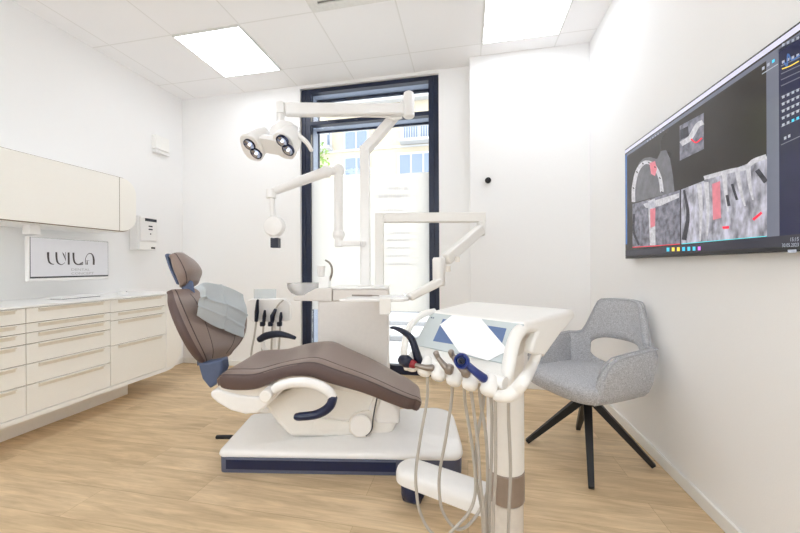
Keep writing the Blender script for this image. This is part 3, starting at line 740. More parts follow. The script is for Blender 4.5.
# housing wings: left lobe, bridge, right lobe
def lobe(c, a, b, t, ex=2.6, n=28):
    R = []
    for hh, k in ((-t, .35), (-t*.9, .6), (-t*.55, .86), (0, 1), (.02, 1.0), (.025, .96)):
        R.append([c+sideX*a*k*math.copysign(abs(math.cos(q))**(2/ex), math.cos(q))+sideY*b*k*math.copysign(abs(math.sin(q))**(2/ex), math.sin(q))+nrm*hh for q in [2*PI*j/n for j in range(n)]])
    return R
cA = P(253, 146.5, hd-.02); cB = P(285.5, 144.5, hd-.03)
build(MB().rings(lobe(cA, .066, .09, .17)), 'left_wing', 'white', head)
build(MB().rings(lobe(cB, .068, .09, .16)), 'right_wing', 'white', head)
cM = (cA+cB)/2
build(MB().rings(lobe(cM-nrm*.012, .11, .052, .06, 3.5)), 'bridge', 'white', head)
pz = onplane
for (x, y) in ((249.6, 144.5), (256.3, 153.3), (282.3, 141.0), (288.2, 150)):
    c = onplane(x, y, cA+nrm*.026, nrm); rr = .037
    rim = build(MB().lathe(c-nrm*.012, nrm, [(rr*.9, 0), (rr, .004), (rr, .018), (rr*.86, .02), (rr*.8, .008), (.002, .006)], 28), 'reflector_rim', 'lensrim', head)
    build(MB().lathe(c, nrm, [(.002, -.002), (rr*.45, -.001), (rr*.78, .006), (rr*.8, .0065), (rr*.4, .002), (.003, .001)], 24), 'reflector', 'lens', rim)
    build(MB().lathe(c, nrm, [(.008, 0), (.008, .008), (.003, .01)], 14), 'led', 'led', rim)
for x in (266.3, 268.4, 270): 
    pass
c = onplane(266.8, 147.3, cM+nrm*.008, nrm)
lg = MB()
for k, (w, hh) in enumerate(((.006, .008), (.0035, .004), (.003, .005), (.0035, .004), (.003, .004))):
    p = c+sideX*(k*.0075+(.004 if k else 0)); lg.hull([p+sideX*a*w/2+sideY*b*hh/2+nrm*e for a in (-1, 1) for b in (-1, 1) for e in (-.0, .0015)])
build(lg, 'emblem', 'slate', head, smooth=False)
hp = [P(x, y, hd) for x, y in ((294, 133), (301, 137.5), (307.5, 143.5), (311.5, 150.5))]
build(MB().tube(hp, [.02, .016, .014, .012], 12, sm=5, capround=True), 'handle', 'white', head)

# intraoral camera arm ----------------------------------------
cam_ = thing('x_ray_arm', 'thin white jointed arm with a round head and dark tip, left of the posts', 'x-ray unit', (P(355, 243, PD).x, PD-.06, P(355, 243, PD).z))
AD = 2.44
b0 = P(360, 243, PD); 
build(MB().beam(P(360, 243.5, AD+.02), P(337, 243.5, AD), .05, .04), 'bracket', 'white', cam_, bevel=.006)
build(MB().beam(P(360, 243.5, AD+.02), P(364, 243.5, PD-.038), .05, .04), 'bracket_clamp', 'white', cam_, bevel=.006)
build(MB().cyl(P(338.7, 247, AD), P(338.7, 230, AD), .028).ball(P(338.7, 234.5, AD), .044, 20, (1, .8, 1)), 'base_joint', 'white', cam_)
build(MB().cyl(P(338.7, 236, AD), P(338.4, 170, AD), .031, 24), 'upright', 'white', cam_)
build(MB().ball(P(338.2, 170.5, AD), .046, 20, (1, .8, 1)).ball(P(326.2, 171.7, AD-.03), .047, 20, (1, .8, .9)).cyl(P(338, 170.8, AD-.0), P(326.2, 171.7, AD-.03), .028), 'shoulder_joint', 'white', cam_)
build(MB().tube([P(326, 172, AD-.03), P(300, 181.2, AD-.06), P(270.5, 192.8, AD-.1)], [.038, .034, .026], 16), 'forearm', 'white', cam_)
xd = AD-.1
build(MB().cyl(P(271.2, 198.5, xd), P(271.2, 189.5, xd), .034, 24), 'wrist_joint', 'white', cam_)
build(MB().tube([P(272, 196, xd), P(273, 218, xd)], .019, 14), 'drop_rod', 'white', cam_)
hc = P(274.7, 226.5, xd)
xh = build(MB().lathe(hc+Vector((0, .045, 0)), (0, -1, 0), [(.03, 0), (.06, .006), (.072, .03), (.072, .06), (.062, .08), (.03, .088), (.003, .09)], 32), 'round_head', 'white', cam_)
build(MB().tube([hc+Vector((0, 0, -.06)), P(275.3, 239, xd)], [.03, .026], 16), 'neck', 'white', cam_)
q = P(275.6, 243, xd); build(MB().box(q.x-.027, q.x+.027, xd-.027, xd+.027, q.z-.034, q.z+.034), 'tip', 'navyd', cam_, bevel=.004)['label'] = 'dark square tip'

# tray arm -------------------------------------------------------
ta = thing('instrument_tray', 'white rectangular tray table on a square-section jointed arm, in front of the treatment unit', 'tray', (P(379, 285, PD).x, PD, ztp))
a, b = P(379.3, 217.8, PD), P(485, 217.8, PD)
w2 = P(383.6, 250, PD).x-P(375, 250, PD).x
build(MB().box(a.x-w2/2, a.x+w2/2, PD-w2*.55, PD+w2*.55, ztp, a.z+.034), 'post', 'cartwhite', ta, bevel=.006)
build(MB().box(a.x-w2/2-.005, a.x+w2/2+.005, PD-.045, PD+.045, ztp, ztp+.01), 'collar', 'white', ta, bevel=.002)
build(MB().box(a.x+w2/2, b.x, PD-.035, PD+.035, a.z-.036, a.z+.034), 'crossbeam', 'cartwhite', ta, bevel=.006)
q = P(482, 228, PD-.05)
build(MB().box(q.x-.022, q.x+.022, PD-.07, PD+.02, q.z-.055, a.z-.036), 'beam_end_joint', 'cartwhite', ta, bevel=.008)
TA = 2.16
build(MB().beam(P(481, 229, PD-.06), P(446, 259.5, TA+.02), .055, .068, .05, .075), 'upper_arm', 'cartwhite', ta, bevel=.01, seg=3)
for kx, ky, kk_ in ((457.5, 259, .03), (448.3, 268.6, 0)): build(MB().cyl(P(kx, ky, TA+kk_)-Vector((0, 0, .02)), P(kx, ky-2.5, TA+kk_), .016), 'tension_knob', 'offwhite', ta)
q0, q1 = P(439, 286, TA), P(439, 257.5, TA)
build(MB().lathe(q0, (0, 0, 1), [(.034, 0), (.04, .008), (.041, (q1-q0).z-.012), (.034, (q1-q0).z)], 28), 'elbow_joint', 'cartwhite', ta)
build(MB().beam(P(441, 281, TA-.01), P(409, 297.5, 2.06), .06, .052, .055, .046), 'lower_arm', 'cartwhite', ta, bevel=.012, seg=3)
# tray plate
TD0, TD1 = 1.93, 2.19
zT = P(370, 302, TD0).z
tl, tr = P(339, 302, TD0), P(404, 302.5, TD0); bl2, br2 = P(349.5, 294, TD1), P(407, 294.5, TD1)
pts = [(tl.x, TD0), (tr.x, TD0), (tr.x+.03, TD0+.05), (tr.x+.03, TD1), (tl.x+.06, TD1), (tl.x+.02, TD0+.07)]
build(MB().prism([(x, y, zT) for x, y in pts], (0, 0, .018)), 'tray_plate', 'white', ta, bevel=.005, seg=3)
q = P(385, 306, TD0-.012)
build(MB().box(P(379.5, 300, TD0-.02).x, P(390.5, 300, TD0-.02).x, TD0-.03, TD0-.001, P(385, 314.5, TD0-.02).z, zT+.02)
      .box(P(379.5, 300, TD0-.02).x, P(390.5, 300, TD0-.02).x, TD0-.03, TD0+.05, zT+.018, zT+.024), 'grip', 'cartwhite', ta, bevel=.003)
zs = zT+.018
g = MB()
g.tube([(P(352, 300, 2.1).x, 2.1, zs+.006), (P(372, 300, 2.08).x, 2.08, zs+.006)], .005, 8).tube([(P(372, 300, 2.08).x, 2.08, zs+.006), (P(379, 300, 2.06).x, 2.06, zs+.006)], .003, 8)
tag(build(g, 'dental_probe', 'steel'), 'slim steel instrument lying on the white tray', 'dental instrument')
q = P(399, 298, 2.09)
tag(build(MB().box(q.x-.045, q.x+.03, 2.03, 2.15, zs, zs+.006).box(q.x+.032, q.x+.04, 2.03, 2.15, zs, zs+.02), 'tray_dish', 'paper', bevel=.002), 'small white dish at the right end of the instrument tray', 'dish')

# assistant stand ------------------------------------------------
AS = 2.58
s_ = thing('assistant_instrument_stand', 'white instrument holder panel behind the backrest, with hanging suction handles', 'instrument stand', (P(269, 320, AS).x, AS+.02, 0))
a, b = P(246.5, 299, AS), P(290, 321.5, AS)
pr = [(a.x+.03, a.z), (b.x-.05, a.z+.002), (b.x-.015, a.z-.02), (b.x, a.z-.06), (b.x-.002, b.z+.01), (b.x-.03, b.z-.0), (a.x+.05, b.z-.005), (a.x+.02, b.z+.02), (a.x, a.z-.03), (a.x+.005, a.z-.01)]
build(MB().prism([(x, AS, z) for x, z in pr], (0, .05, 0)), 'holder_panel', 'white', s_, bevel=.008, seg=3)
q0, q1 = P(255.5, 289, AS+.06), P(277.5, 294.5, AS+.06)
M['shelf'] = glass('pale_shelf_glass', (232, 240, 246), haze=.45)
build(MB().box(q0.x, q1.x, AS+.03, AS+.034, a.z, q0.z), 'clear_shield', 'shelf', s_, smooth=False)
px_ = P(272, 330, AS+.03).x
build(MB().cyl((px_, AS+.07, .04), (px_, AS+.07, b.z+.03), .02), 'post', 'white', s_)
build(MB().lathe((px_, AS+.07, 0), (0, 0, 1), [(.16, 0), (.165, .01), (.15, .03), (.03, .045)], 32), 'foot', 'offwhite', s_)
build(MB().box(px_-.03, px_+.03, AS+.05, AS+.09, b.z+.03, b.z+.1), 'mount', 'white', s_, bevel=.004)
def ring_(x, y): 
    q = P(x, y, AS-.03); return MB().lathe((q.x, AS-.03, q.z-.016), (0, 0, 1), [(.016, 0), (.019, .003), (.019, .028), (.015, .032)], 16).box(q.x-.01, q.x+.01, AS-.02, AS+.001, q.z-.012, q.z+.012)
for x in (262.5, 270.5, 279.5): build(ring_(x, 324), 'holder_ring', 'navyd', s_)
def instr(name, label, body, hose, hm='hose', tip=None):
    t = thing(name, label, 'dental instrument', body[0][0], group='suction handles hanging on the assistant stand')
    build(MB().tube([p for p, r in body], [r for p, r in body], 12, capround=True), 'handle', 'navyd', t)
    if tip: build(MB().tube([p for p, r in tip], [r for p, r in tip], 10, sm=4), 'tip', 'hosed', t)
    build(MB().tube(hose, .0075, 8, sm=6), 'hose', hm, t)
def A_(x, y, o=-.03): return P(x, y, AS+o)
instr('suction_handle', 'long dark suction handle standing highest at the left of the assistant stand', [(A_(256.3, 321), .013), (A_(256.8, 312), .016), (A_(257.5, 301), .01), (A_(258, 300), .009)],
      [A_(256.3, 321), A_(254.5, 335), A_(251.5, 352), A_(250, 375, -.01), A_(251, 400, .02)])
instr('suction_handle', 'short dark suction handle second from left on the assistant stand', [(A_(263.8, 322), .012), (A_(264.4, 316), .014), (A_(264.8, 310.5), .008)], [A_(263.8, 322), A_(262.5, 340), A_(261.5, 370), A_(262, 400, .02)])
instr('air_water_syringe', 'dark syringe handle with a bent grey tube on the assistant stand', [(A_(272.2, 322), .014), (A_(272.5, 316), .018), (A_(275.5, 309.5), .012)], [A_(272.2, 322), A_(271.5, 345), A_(270.5, 380), A_(270, 400, .02)],
      tip=[(A_(275.5, 309.5), .007), (A_(279, 304), .006), (A_(283.5, 300), .005)])
instr('suction_handle', 'short dark suction handle at the far right of the assistant stand', [(A_(280.3, 322), .011), (A_(280.8, 317), .013), (A_(281, 312.5), .008)], [A_(280.3, 322), A_(279.5, 340), A_(277.5, 372), A_(278, 400, .02)])

# ================================================================ PATIENT CHAIR
ch = thing('dental_chair', 'reclined taupe leather dental patient chair on a white and navy base', 'dental chair', (-.32, 1.97, 0))
# base: plinth and cover. local helper with -2 degree turn
def bpt(x, y, z):   # x along, y depth from front edge; -2 deg
    return Vector((x, 1.775-.036*(x+.96)+y, z))
def rr_plan(x0, x1, y0, y1, r, n=6):
    out = []
    for cx, cy, a0 in ((x1-r, y0+r, -PI/2), (x1-r, y1-r, 0), (x0+r, y1-r, PI/2), (x0+r, y0+r, PI)):
        for i in range(n+1):
            a = a0+PI/2*i/n; out.append((cx+r*math.cos(a), cy+r*math.sin(a)))
    return out
def rr_base(x0, x1, y0, y1, r, n=6):
    out = []
    for cx, cy, a0, q in ((x1-r*1.8, y0+r*1.8, -PI/2, r*1.8), (x1-r*3.2, y1-r*3.2, 0, r*3.2), (x0+r, y1-r, PI/2, r), (x0+r, y0+r, PI, r)):
        for i in range(n+1):
            a = a0+PI/2*i/n; out.append((cx+q*math.cos(a), cy+q*math.sin(a)))
    return out
BX0, BX1, BW = -.965, .325, .42
def bring(ins, z, r=.03): return [bpt(x, y, z) for x, y in rr_base(BX0+ins, BX1-ins, ins, BW-ins, max(r-ins*.5, .01))]
build(MB().rings([bring(.006, 0), bring(.004, .084)]), 'base_plinth', 'plinth', ch, bevel=.002)
def topz(x, y, zz, k):  # cover height: low at the left, swelling towards the lift and the right end
    s = 0 if x < -.5 else min(1, (x+.5)/.5); s = s*s*(3-2*s)
    yy = min(1, max(0, y/BW))
    return .118+.052*s*k+.02*yy*k
cv = []
for ins, zf in ((0, 0.0), (-.004, .3), (0, .75), (.008, .95), (.02, 1.0)):
    R = []
    for x, y in rr_base(BX0+ins, BX1-ins, ins, BW-ins, .035):
        zt_ = topz(x, y, 0, min(1, max(0, (y)/.12))); R.append(bpt(x, y, .086+(zt_-.086)*zf))
    cv.append(R)
base = build(MB(), 'base_cover', 'white', ch) if 0 else None
# cover as a grid top for smooth swelling
g = MB().rings(cv, cap=False)
n0 = len(cv[0]); nx, ny = 30, 10
# inner top: successive shrinking rings
Rr = [cv[-1]]
for k in (.9, .7, .45, .2, .04):
    R = []
    for x, y in rr_base(BX0+.02, BX1-.02, .02, BW-.02, .035):
        cx, cy = (BX0+BX1)/2, BW/2; xx, yy = cx+(x-cx)*(1-(1-k)*.98), cy+(y-cy)*k
        R.append(bpt(xx, yy, topz(xx, yy, 0, min(1, max(0, yy/.12)))))
    Rr.append(R)
g.rings(Rr, cap=False); g.add(Rr[-1], [tuple(range(len(Rr[-1])))])
build(g, 'base_cover', 'white', ch, ang=60)
fx0 = P(226, 465, 1.77).x; fx1 = P(396, 465, 1.74).x
build(MB().hull([bpt(x, y, z) for x in (fx0, fx1) for y in (-.008, .01) for z in (.026, .082)]), 'front_inlay', 'navy', ch, bevel=.002)['label'] = 'glossy navy front strip'
build(MB().hull([bpt(x, y, z) for x in (fx0, fx1) for y in (-.012, .005) for z in (.078, .084)]), 'inlay_lip', 'plinth', ch, bevel=.001)
build(MB().tube([P(217, 437, 2.0), P(232, 437, 2.0)], .012, 10, capround=True), 'foot_switch', 'black', ch)
# lift body
def ext(pts, d0, d1, name, m, bev=.01, par=ch, dref=None):
    dd = dref or d0
    q = [P(x, y, dd) for x, y in pts]
    return build(MB().prism([(p.x, d0, p.z) for p in q], (0, d1-d0, 0)), name, m, par, bevel=bev, seg=3)
ext([(262, 404), (283, 394), (300, 383), (345, 383), (372, 390), (392, 400), (397, 422), (392, 438), (290, 438), (276, 424)], 1.86, 2.10, 'lift_body', 'cartwhite', .03)
ext([(313, 422), (317, 418), (356, 423), (355, 427), (334, 431), (312, 431)], 1.84, 1.862, 'lift_plate', 'cartwhite', .003)
ext([(349, 420), (352, 416), (362, 412), (371, 411), (374, 414), (374, 428), (368, 437), (356, 438), (349, 432)], 1.835, 1.862, 'pivot_plate', 'offwhite', .006)
q = P(361, 425.5, 1.815)
build(MB().cyl((q.x, 1.835, q.z), (q.x, 1.808, q.z), .058, 36), 'pivot_disc', 'white', ch)
sp = [P(x, y, 1.815) for x, y in ((366, 436), (371.5, 430), (372.8, 421), (374.5, 410), (377, 398))]
build(MB().tube(sp, .0035, 8, sm=5), 'shadow_joint', 'dark', ch)
ext([(368, 412), (372, 399), (378, 394), (393, 402), (399, 410), (400, 424), (376, 424)], 1.84, 2.06, 'legrest_bracket', 'white', .015)
ext([(371, 404), (374, 398), (379, 395), (380.5, 398), (376, 410), (373.5, 418), (371.5, 414)], 1.82, 1.84, 'link_arm', 'cartwhite', .003)
# seat cushion
near = [(-.935, .525, .484), (-.903, .552, .471), (-.832, .556, .4615), (-.7365, .558, .469), (-.6306, .5855, .5145), (-.54, .605, .535), (-.434, .616, .527), (-.328, .5825, .487), (-.161, .522, .439), (-.025, .458, .380), (.05, .423, .350), (.085, .405, .338)]
fard = [2.19, 2.2, 2.22, 2.235, 2.23, 2.21, 2.18, 2.14, 2.08, 2.04, 2.02, 1.99]
nd = [1.72, 1.70, 1.695, 1.69, 1.69, 1.69, 1.69, 1.69, 1.69, 1.70, 1.71, 1.735]
st = []
for i, (x, z1, z0) in enumerate(near):
    a = near[max(0, i-1)]; b = near[min(len(near)-1, i+1)]
    T = Vector((b[0]-a[0], 0, (b[1]+b[2]-a[1]-a[2])/2)).normalized(); nn = Vector((-T.z, 0, T.x))
    st.append((Vector((x, nd[i], z1)), Vector((x+.0, fard[i], z1-.002)), nn, (z1-z0+.012)*abs(nn.z)))
R = pad(st, 44, 5.5, conc=.006, sm=5, endr=.55)
seat = build(MB().rings(R), 'seat_cushion', 'leather', ch, ang=75)
# shaded side border: shade put into the leather colour by face normal
def border(o, par_dir, thr=.55, mi='leather_shade'):
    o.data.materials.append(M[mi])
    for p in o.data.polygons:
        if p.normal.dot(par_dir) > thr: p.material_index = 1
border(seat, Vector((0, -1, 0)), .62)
def pipe_on(R, j, name='piping', r=.0035, m='pipe', par=None, i0=2, i1=None):
    pts = [R[i][j % len(R[0])] for i in range(i0, (i1 or len(R)-2))]
    return build(MB().tube(pts, r, 6), name, m, par)
n = 44
pipe_on(R, int(n*.5)-3, par=seat)
pipe_on(R, int(n*.5)-8, par=seat, r=.0022)
pipe_on(R, 3, par=seat, r=.0025)
# under-seat shell
pts_t = [(-.945, .49), (-.90, .468), (-.832, .4585), (-.7365, .466), (-.6306, .5115), (-.54, .532), (-.434, .524), (-.328, .484), (-.161, .436), (-.06, .395)]
low = [(-.945, .475), (-.91, .445), (-.832, .42), (-.7365, .42), (-.63, .45), (-.54, .48), (-.434, .48), (-.328, .45), (-.161, .42), (-.06, .39)]
build(MB().prism([(x, 1.735, z) for x, z in pts_t]+[(x, 1.735, z) for x, z in reversed(low)], (0, .42, 0)), 'seat_shell', 'offwhite', ch, bevel=.006, seg=2)
s2 = [P(x, y, 1.70) for x, y in ((207, 394), (213, 391), (235, 397), (255, 399), (270, 392), (278, 388), (281, 393), (272, 402), (262, 411), (254, 416), (243, 417), (228, 413), (214, 405), (207.5, 399))]
build(MB().prism([(p.x, 1.725, p.z) for p in s2], (0, .44, 0)), 'seat_skirt', 'white', ch, bevel=.012, seg=3)
# near armrest, swung down
AD_ = 1.66
arc = [P(x, y, AD_) for x, y in ((273.5, 390), (280, 386), (292, 382.8), (306, 382.5), (320, 386), (329, 392), (333, 398))]
ar = build(MB().tube(arc, [.022, .025, .025, .025, .025, .025, .023], 14, sm=6, sx=.8), 'armrest', 'white', ch)
arc2 = [P(x, y, AD_) for x, y in ((333, 397.5), (330.5, 405), (324, 411), (314, 415), (300, 416.5), (296, 416.5))]
build(MB().tube(arc2, [.025, .026, .025, .023, .022, .018], 14, sm=6, sx=.9, capround=True), 'arm_pad', 'navy', ar)['label'] = 'navy soft arm pad'
q = P(268, 394, AD_); build(MB().cyl((q.x, 1.73, q.z), (q.x, AD_-.038, q.z), .029, 32), 'armrest_hub', 'cartwhite', ch)
# far armrest, raised
FD = 2.33
arc = [P(x, y, FD) for x, y in ((259.5, 339.5), (266, 336), (277, 334), (287, 335.5), (295, 338))]
fa = build(MB().tube([P(263, 342, FD), P(264, 348, FD), P(270, 353, FD), P(276, 362, FD-.02), P(278, 384, FD-.1)], [.014, .014, .015, .018, .02], 12, sm=5), 'armrest', 'white', ch)
build(MB().tube(arc, [.022, .026, .024, .018, .012], 14, sm=6, capround=True, sx=1.2), 'arm_pad', 'navyd', fa)['label'] = 'navy soft arm pad'
# backrest
nb = Vector((.9, -.08, .42)).normalized()
bs = [((206, 360, 1.82), (236, 350, 2.10)), ((201.5, 352, 1.745), (245.5, 339, 2.2)), ((193.5, 338, 1.70), (250.3, 327, 2.25)), ((184, 319, 1.69), (250.3, 311, 2.25)), ((176.5, 301, 1.71), (243, 296, 2.2)), ((173.5, 291, 1.78), (228, 287, 2.13))]
th = [.06, .08, .088, .088, .08, .06]
st = [(P(*a), P(*b), nb, t_) for (a, b), t_ in zip(bs, th)]
R = pad(st, 44, 3.2, conc=.02, sm=6, endr=.45)
bm_ = MB().rings(R); bm_.mi = [1 if 19 <= k % 44 < 40 else 0 for k in range(len(bm_.f))]  # near side and back faces take the shaded leather colour
back = build(bm_, 'backrest_cushion', ['leather', 'leather_shade'], ch, ang=75)
pipe_on(R, 22-5, par=back, r=.0028); pipe_on(R, 22-9, par=back, r=.002, i0=4, i1=len(R)-6); pipe_on(R, 5, par=back, r=.0025); pipe_on(R, 9, par=back, r=.002, i0=4, i1=len(R)-6)
# backrest shell and bracket
st2 = [(a-nb*.086, b-nb*.086, c, .022) for a, b, c, t_ in st]
def shr(s, k):
    a, b, c, t_ = s; m_ = (a+b)/2; return (m_+(a-m_)*k, m_+(b-m_)*k, c, t_)
build(MB().rings(pad([shr(s, .6) for s in st2], 32, 4, sm=4, endr=.3)), 'backrest_shell', 'slate', ch, ang=60)
ext([(200.5, 360), (209, 361.5), (224, 358), (225, 368), (221.5, 380), (213, 387), (205, 377)], 1.82, 1.90, 'recline_bracket', 'slate', .01, dref=1.85)
# headrest
nh = Vector((.88, -.12, .45)).normalized()
hs = [((187, 279, 1.87), (202, 279.5, 2.07)), ((185.5, 271, 1.855), (205, 271, 2.09)), ((181, 261, 1.86), (199, 262, 2.08)), ((176.5, 254, 1.88), (188, 255.5, 2.04))]
R = pad([(P(*a), P(*b), nh, t_) for (a, b), t_ in zip(hs, (.075, .09, .085, .06))], 40, 2.6, conc=-.012, sm=6, endr=.35)
hr = build(MB().rings(R), 'headrest_cushion', 'leather', ch, ang=75)
pipe_on(R, 20-4, par=hr, r=.0025)
pts = [(P(167, 254.5, 1.9), P(181, 256, 2.02)), (P(171, 267, 1.9), P(186, 268, 2.02)), (P(178, 282, 1.9), P(191, 282, 2.02))]
build(MB().rings(pad([(a, b, nh, .02) for a, b in pts], 28, 4, sm=4, endr=.5)), 'headrest_plate', 'slate', ch, ang=60)
build(MB().hull([P(181, 279, 1.9), P(193, 281, 1.9), P(182, 295, 1.9), P(194, 297, 1.9), P(181, 279, 1.95), P(193, 281, 1.95), P(182, 295, 1.95), P(195, 297, 1.95), P(186, 303, 1.9), P(197, 303, 1.9), P(186, 303, 1.95), P(197, 303, 1.95)]), 'headrest_stem', 'slate', ch, bevel=.008)

# paper bib ------------------------------------------------------
def bib():
    nu, nv = 64, 52
    top = catmull([Vector(p+(0,)) for p in ((194, 287.5), (201, 284.2), (212, 285), (228, 288.3), (243.6, 294.2))], 16)
    bot = catmull([Vector(p+(0,)) for p in ((197.5, 315.5), (205, 321.5), (216, 328.5), (229, 334), (242.6, 338.8))], 16)
    g = MB(); vs = []
    for j in range(nv+1):
        v = j/nv
        for i in range(nu+1):
            w = i/nu; p = top[i].lerp(bot[i], v); x, y = p.x, p.y
            x += 1.2*math.sin(v*5)*(1-w)**2
            d = lerp(1.775, 2.17, (x-194)/49.)-.04
            # folds: cross creases and soft waves
            f = .012-.035*abs(w-.6) - .03*abs(v-.47-(w-.5)*.1) + .008*math.exp(-((w-.6)/.018)**2) + .010*math.exp(-((v-.47-(w-.5)*.1)/.022)**2) + .006*math.exp(-((v-.74-(w-.5)*.05)/.02)**2) + .0*abs(v-.74) - .03*max(0, .25-v)
            f += .010*math.sin(w*7+v*3)*(1-w)*(1-v) + .006*math.sin(v*9+w*4)
            f += .02*math.exp(-((w-.12)/.08)**2-((v-.3)/.25)**2)
            pp = P(x, y, d); vs.append(pp+nb*(f+.026))
    fs = [(j*(nu+1)+i, j*(nu+1)+i+1, (j+1)*(nu+1)+i+1, (j+1)*(nu+1)+i) for j in range(nv) for i in range(nu)]
    g.add(vs, fs)
    o = build(g, 'paper_bib', 'bib', solid=.0012, ang=180)
    tag(o, 'pale blue folded paper bib draped over the chair backrest', 'bib')
bib()
# bib chain clip
# ================================================================ DENTIST CART
ct = thing('dentist_cart', 'white dentist element on a round column, with tilted control screen and tool holders', 'dental cart', (.40, 1.30, 0))
FL, FR, BL, BR = P(430, 311, 1.251), P(525, 323, .991), P(470.7, 300.8, 1.6), P(574.5, 309.8, 1.288)
for q in (FL, FR, BL, BR): q.z = (FL.z+FR.z)/2
ZT = FL.z
PL, PR = P(414, 344, 1.197), P(506, 364, .956)
PL.z = PR.z = (PL.z+PR.z)/2
e1 = (FR-FL).normalized(); e2 = Vector((-e1.y, e1.x, 0))
if e2.y < 0: e2 = -e2
colc = Vector((P(505, 400, 1.30).x, 1.30, 0)); rc = P(523, 400, 1.30).x-colc.x
# top shell (tapering wedge)
tp = [FL, FR, BR, BL]
top = MB().hull([p for p in tp]+[p+Vector((0, 0, -.03))+(colc-p).normalized()*Vector((1, 1, 0)).length*0 for p in (BR, BL)]+[FL+Vector((0, 0, -.03)), FR+Vector((0, 0, -.03))])
build(top, 'top_shell', 'cartwhite', ct, bevel=.012, seg=4)
# body between panel and column
LB = [PL+Vector((.03, .02, -.035)), PR+Vector((-.02, .03, -.035))]
core = [FL+e1*.03+e2*.02+Vector((0, 0, -.02)), FR-e1*.035+e2*.02+Vector((0, 0, -.02)), PL+e1*.01+e2*.02, PR-e1*.03+e2*.02, LB[0]+e2*.03, LB[1]+e2*.03-e1*.02,
        colc+Vector((-.09, .05, ZT-.16)), colc+Vector((.05, -.05, ZT-.16)), colc+Vector((.06, .07, ZT-.12)), BR-e1*.06-e2*.05+Vector((0, 0, -.03)), BL+e1*.05-e2*.05+Vector((0, 0, -.03))]
build(MB().hull(core), 'inner_body', 'cartwhite', ct, bevel=.01, seg=3)
# right side wall swept from top down to the tool rail
def plate(pts, thick, name, m, par=ct, bev=.008):
    A = [Vector(p) for p in pts]; return build(MB().prism(A, thick), name, m, par, bevel=bev, seg=3)
sd = [P(531, 322, 1.01), P(574, 312, 1.28), P(576, 318, 1.27), P(562, 334, 1.2), P(545, 353, 1.12), P(532, 378, 1.03), P(522, 397, .96), P(509, 402, .885), P(500, 398, .86), P(512, 388, .9), P(519, 371, .95), P(523, 358, .97), P(528, 342, 1.0), P(533, 331, 1.02)]
# project onto the vertical plane through FR along e2
def toplane(p, base, n_): return onp(p, base, n_)
nE = e1
sdp = [onplane(*xy, FR, nE) for xy in ((528, 322), (573.5, 311.5), (574.5, 317), (562, 334), (545, 353))]
out = [(530, 322), (574, 311), (575.5, 317), (560, 335), (544.5, 357), (532, 353.5), (534, 342), (538.5, 331.5), (531, 327.5)]
sdp = [onplane(x, y, FR+e1*.0, nE) for x, y in out]
plate(sdp, -e1*.03, 'side_wall', 'cartwhite', bev=.01)
hpts = [onplane(x, y, FR-e1*.016, nE) for x, y in ((533, 327), (523, 328.5), (516, 336), (511.5, 350), (507.5, 372), (505.5, 390))]
build(MB().tube(hpts, [.016, .019, .019, .019, .019, .017], 14, sm=6), 'grab_handle', 'cartwhite', ct)
# left handle
lh = [onplane(x, y, FL+e1*.01, nE) for x, y in ((434, 311.5), (424, 314), (414, 321), (408, 331), (405, 343), (404, 356), (408, 368))]
build(MB().tube(lh, [.012, .012, .012, .012, .012, .013, .014], 12, sm=6), 'grab_handle', 'cartwhite', ct)
# control panel
pn = (PR-PL).cross(FL-PL).normalized()
if pn.y > 0: pn = -pn
def on(x, y, k=0.0): return onplane(x, y, PL+pn*(.004+k), pn)
pan = [on(431, 312.5), on(524, 324), on(507, 364), on(414, 344.5)]
panel = build(MB().prism([p-pn*.01 for p in pan], pn*.01), 'control_panel', 'screenglass', ct, bevel=.002)
M['dsp'] = mat('cart_display', (92, 112, 150), .2, emit=.25)
build(MB().prism([on(443, 319), on(506.5, 328.5), on(499.5, 352), on(433, 341)], pn*.0008), 'display', 'dsp', panel, smooth=False)
g = MB()
for (x, y) in ((431.5, 317.5), (433.5, 317.8)): g.prism([on(x-.6, y-.5), on(x+.6, y-.4), on(x+.5, y+.7), on(x-.7, y+.6)], pn*.001)
for k in range(4): g.prism([on(511.5+k*1.6, 329.6+k*.25), on(512.6+k*1.6, 329.8+k*.25), on(512.5+k*1.6, 330.9+k*.25), on(511.4+k*1.6, 330.7+k*.25)], pn*.001)
build(g, 'panel_marks', 'slate', panel, smooth=False)
pp = [on(x, y, .003) for x, y in ((440, 324.7), (452.3, 315.2), (481, 318.6), (508.3, 350.5), (488, 360.8), (459, 352))]
tag(build(MB().prism(pp, pn*.0006), 'paper_sheet', 'paper', smooth=False), 'blank white paper sheet lying crooked over the cart display', 'paper')
# column, band, base
ztop = ZT-.13
build(MB().cyl((colc.x, colc.y, P(505, 467, 1.30).z), (colc.x, colc.y, ztop), rc, 40), 'column', 'cartwhite', ct)
build(MB().cyl((colc.x, colc.y, P(505, 509.5, 1.30-rc).z), (colc.x, colc.y, P(505, 467, 1.30-.0).z+.002), rc+.001, 40), 'column_band', 'band', ct)['label'] = 'taupe metallic band'
build(MB().cyl((colc.x, colc.y, .03), (colc.x, colc.y, P(505, 509.5, 1.30-rc).z), rc-.004, 40), 'column_foot', 'clearbase', ct)
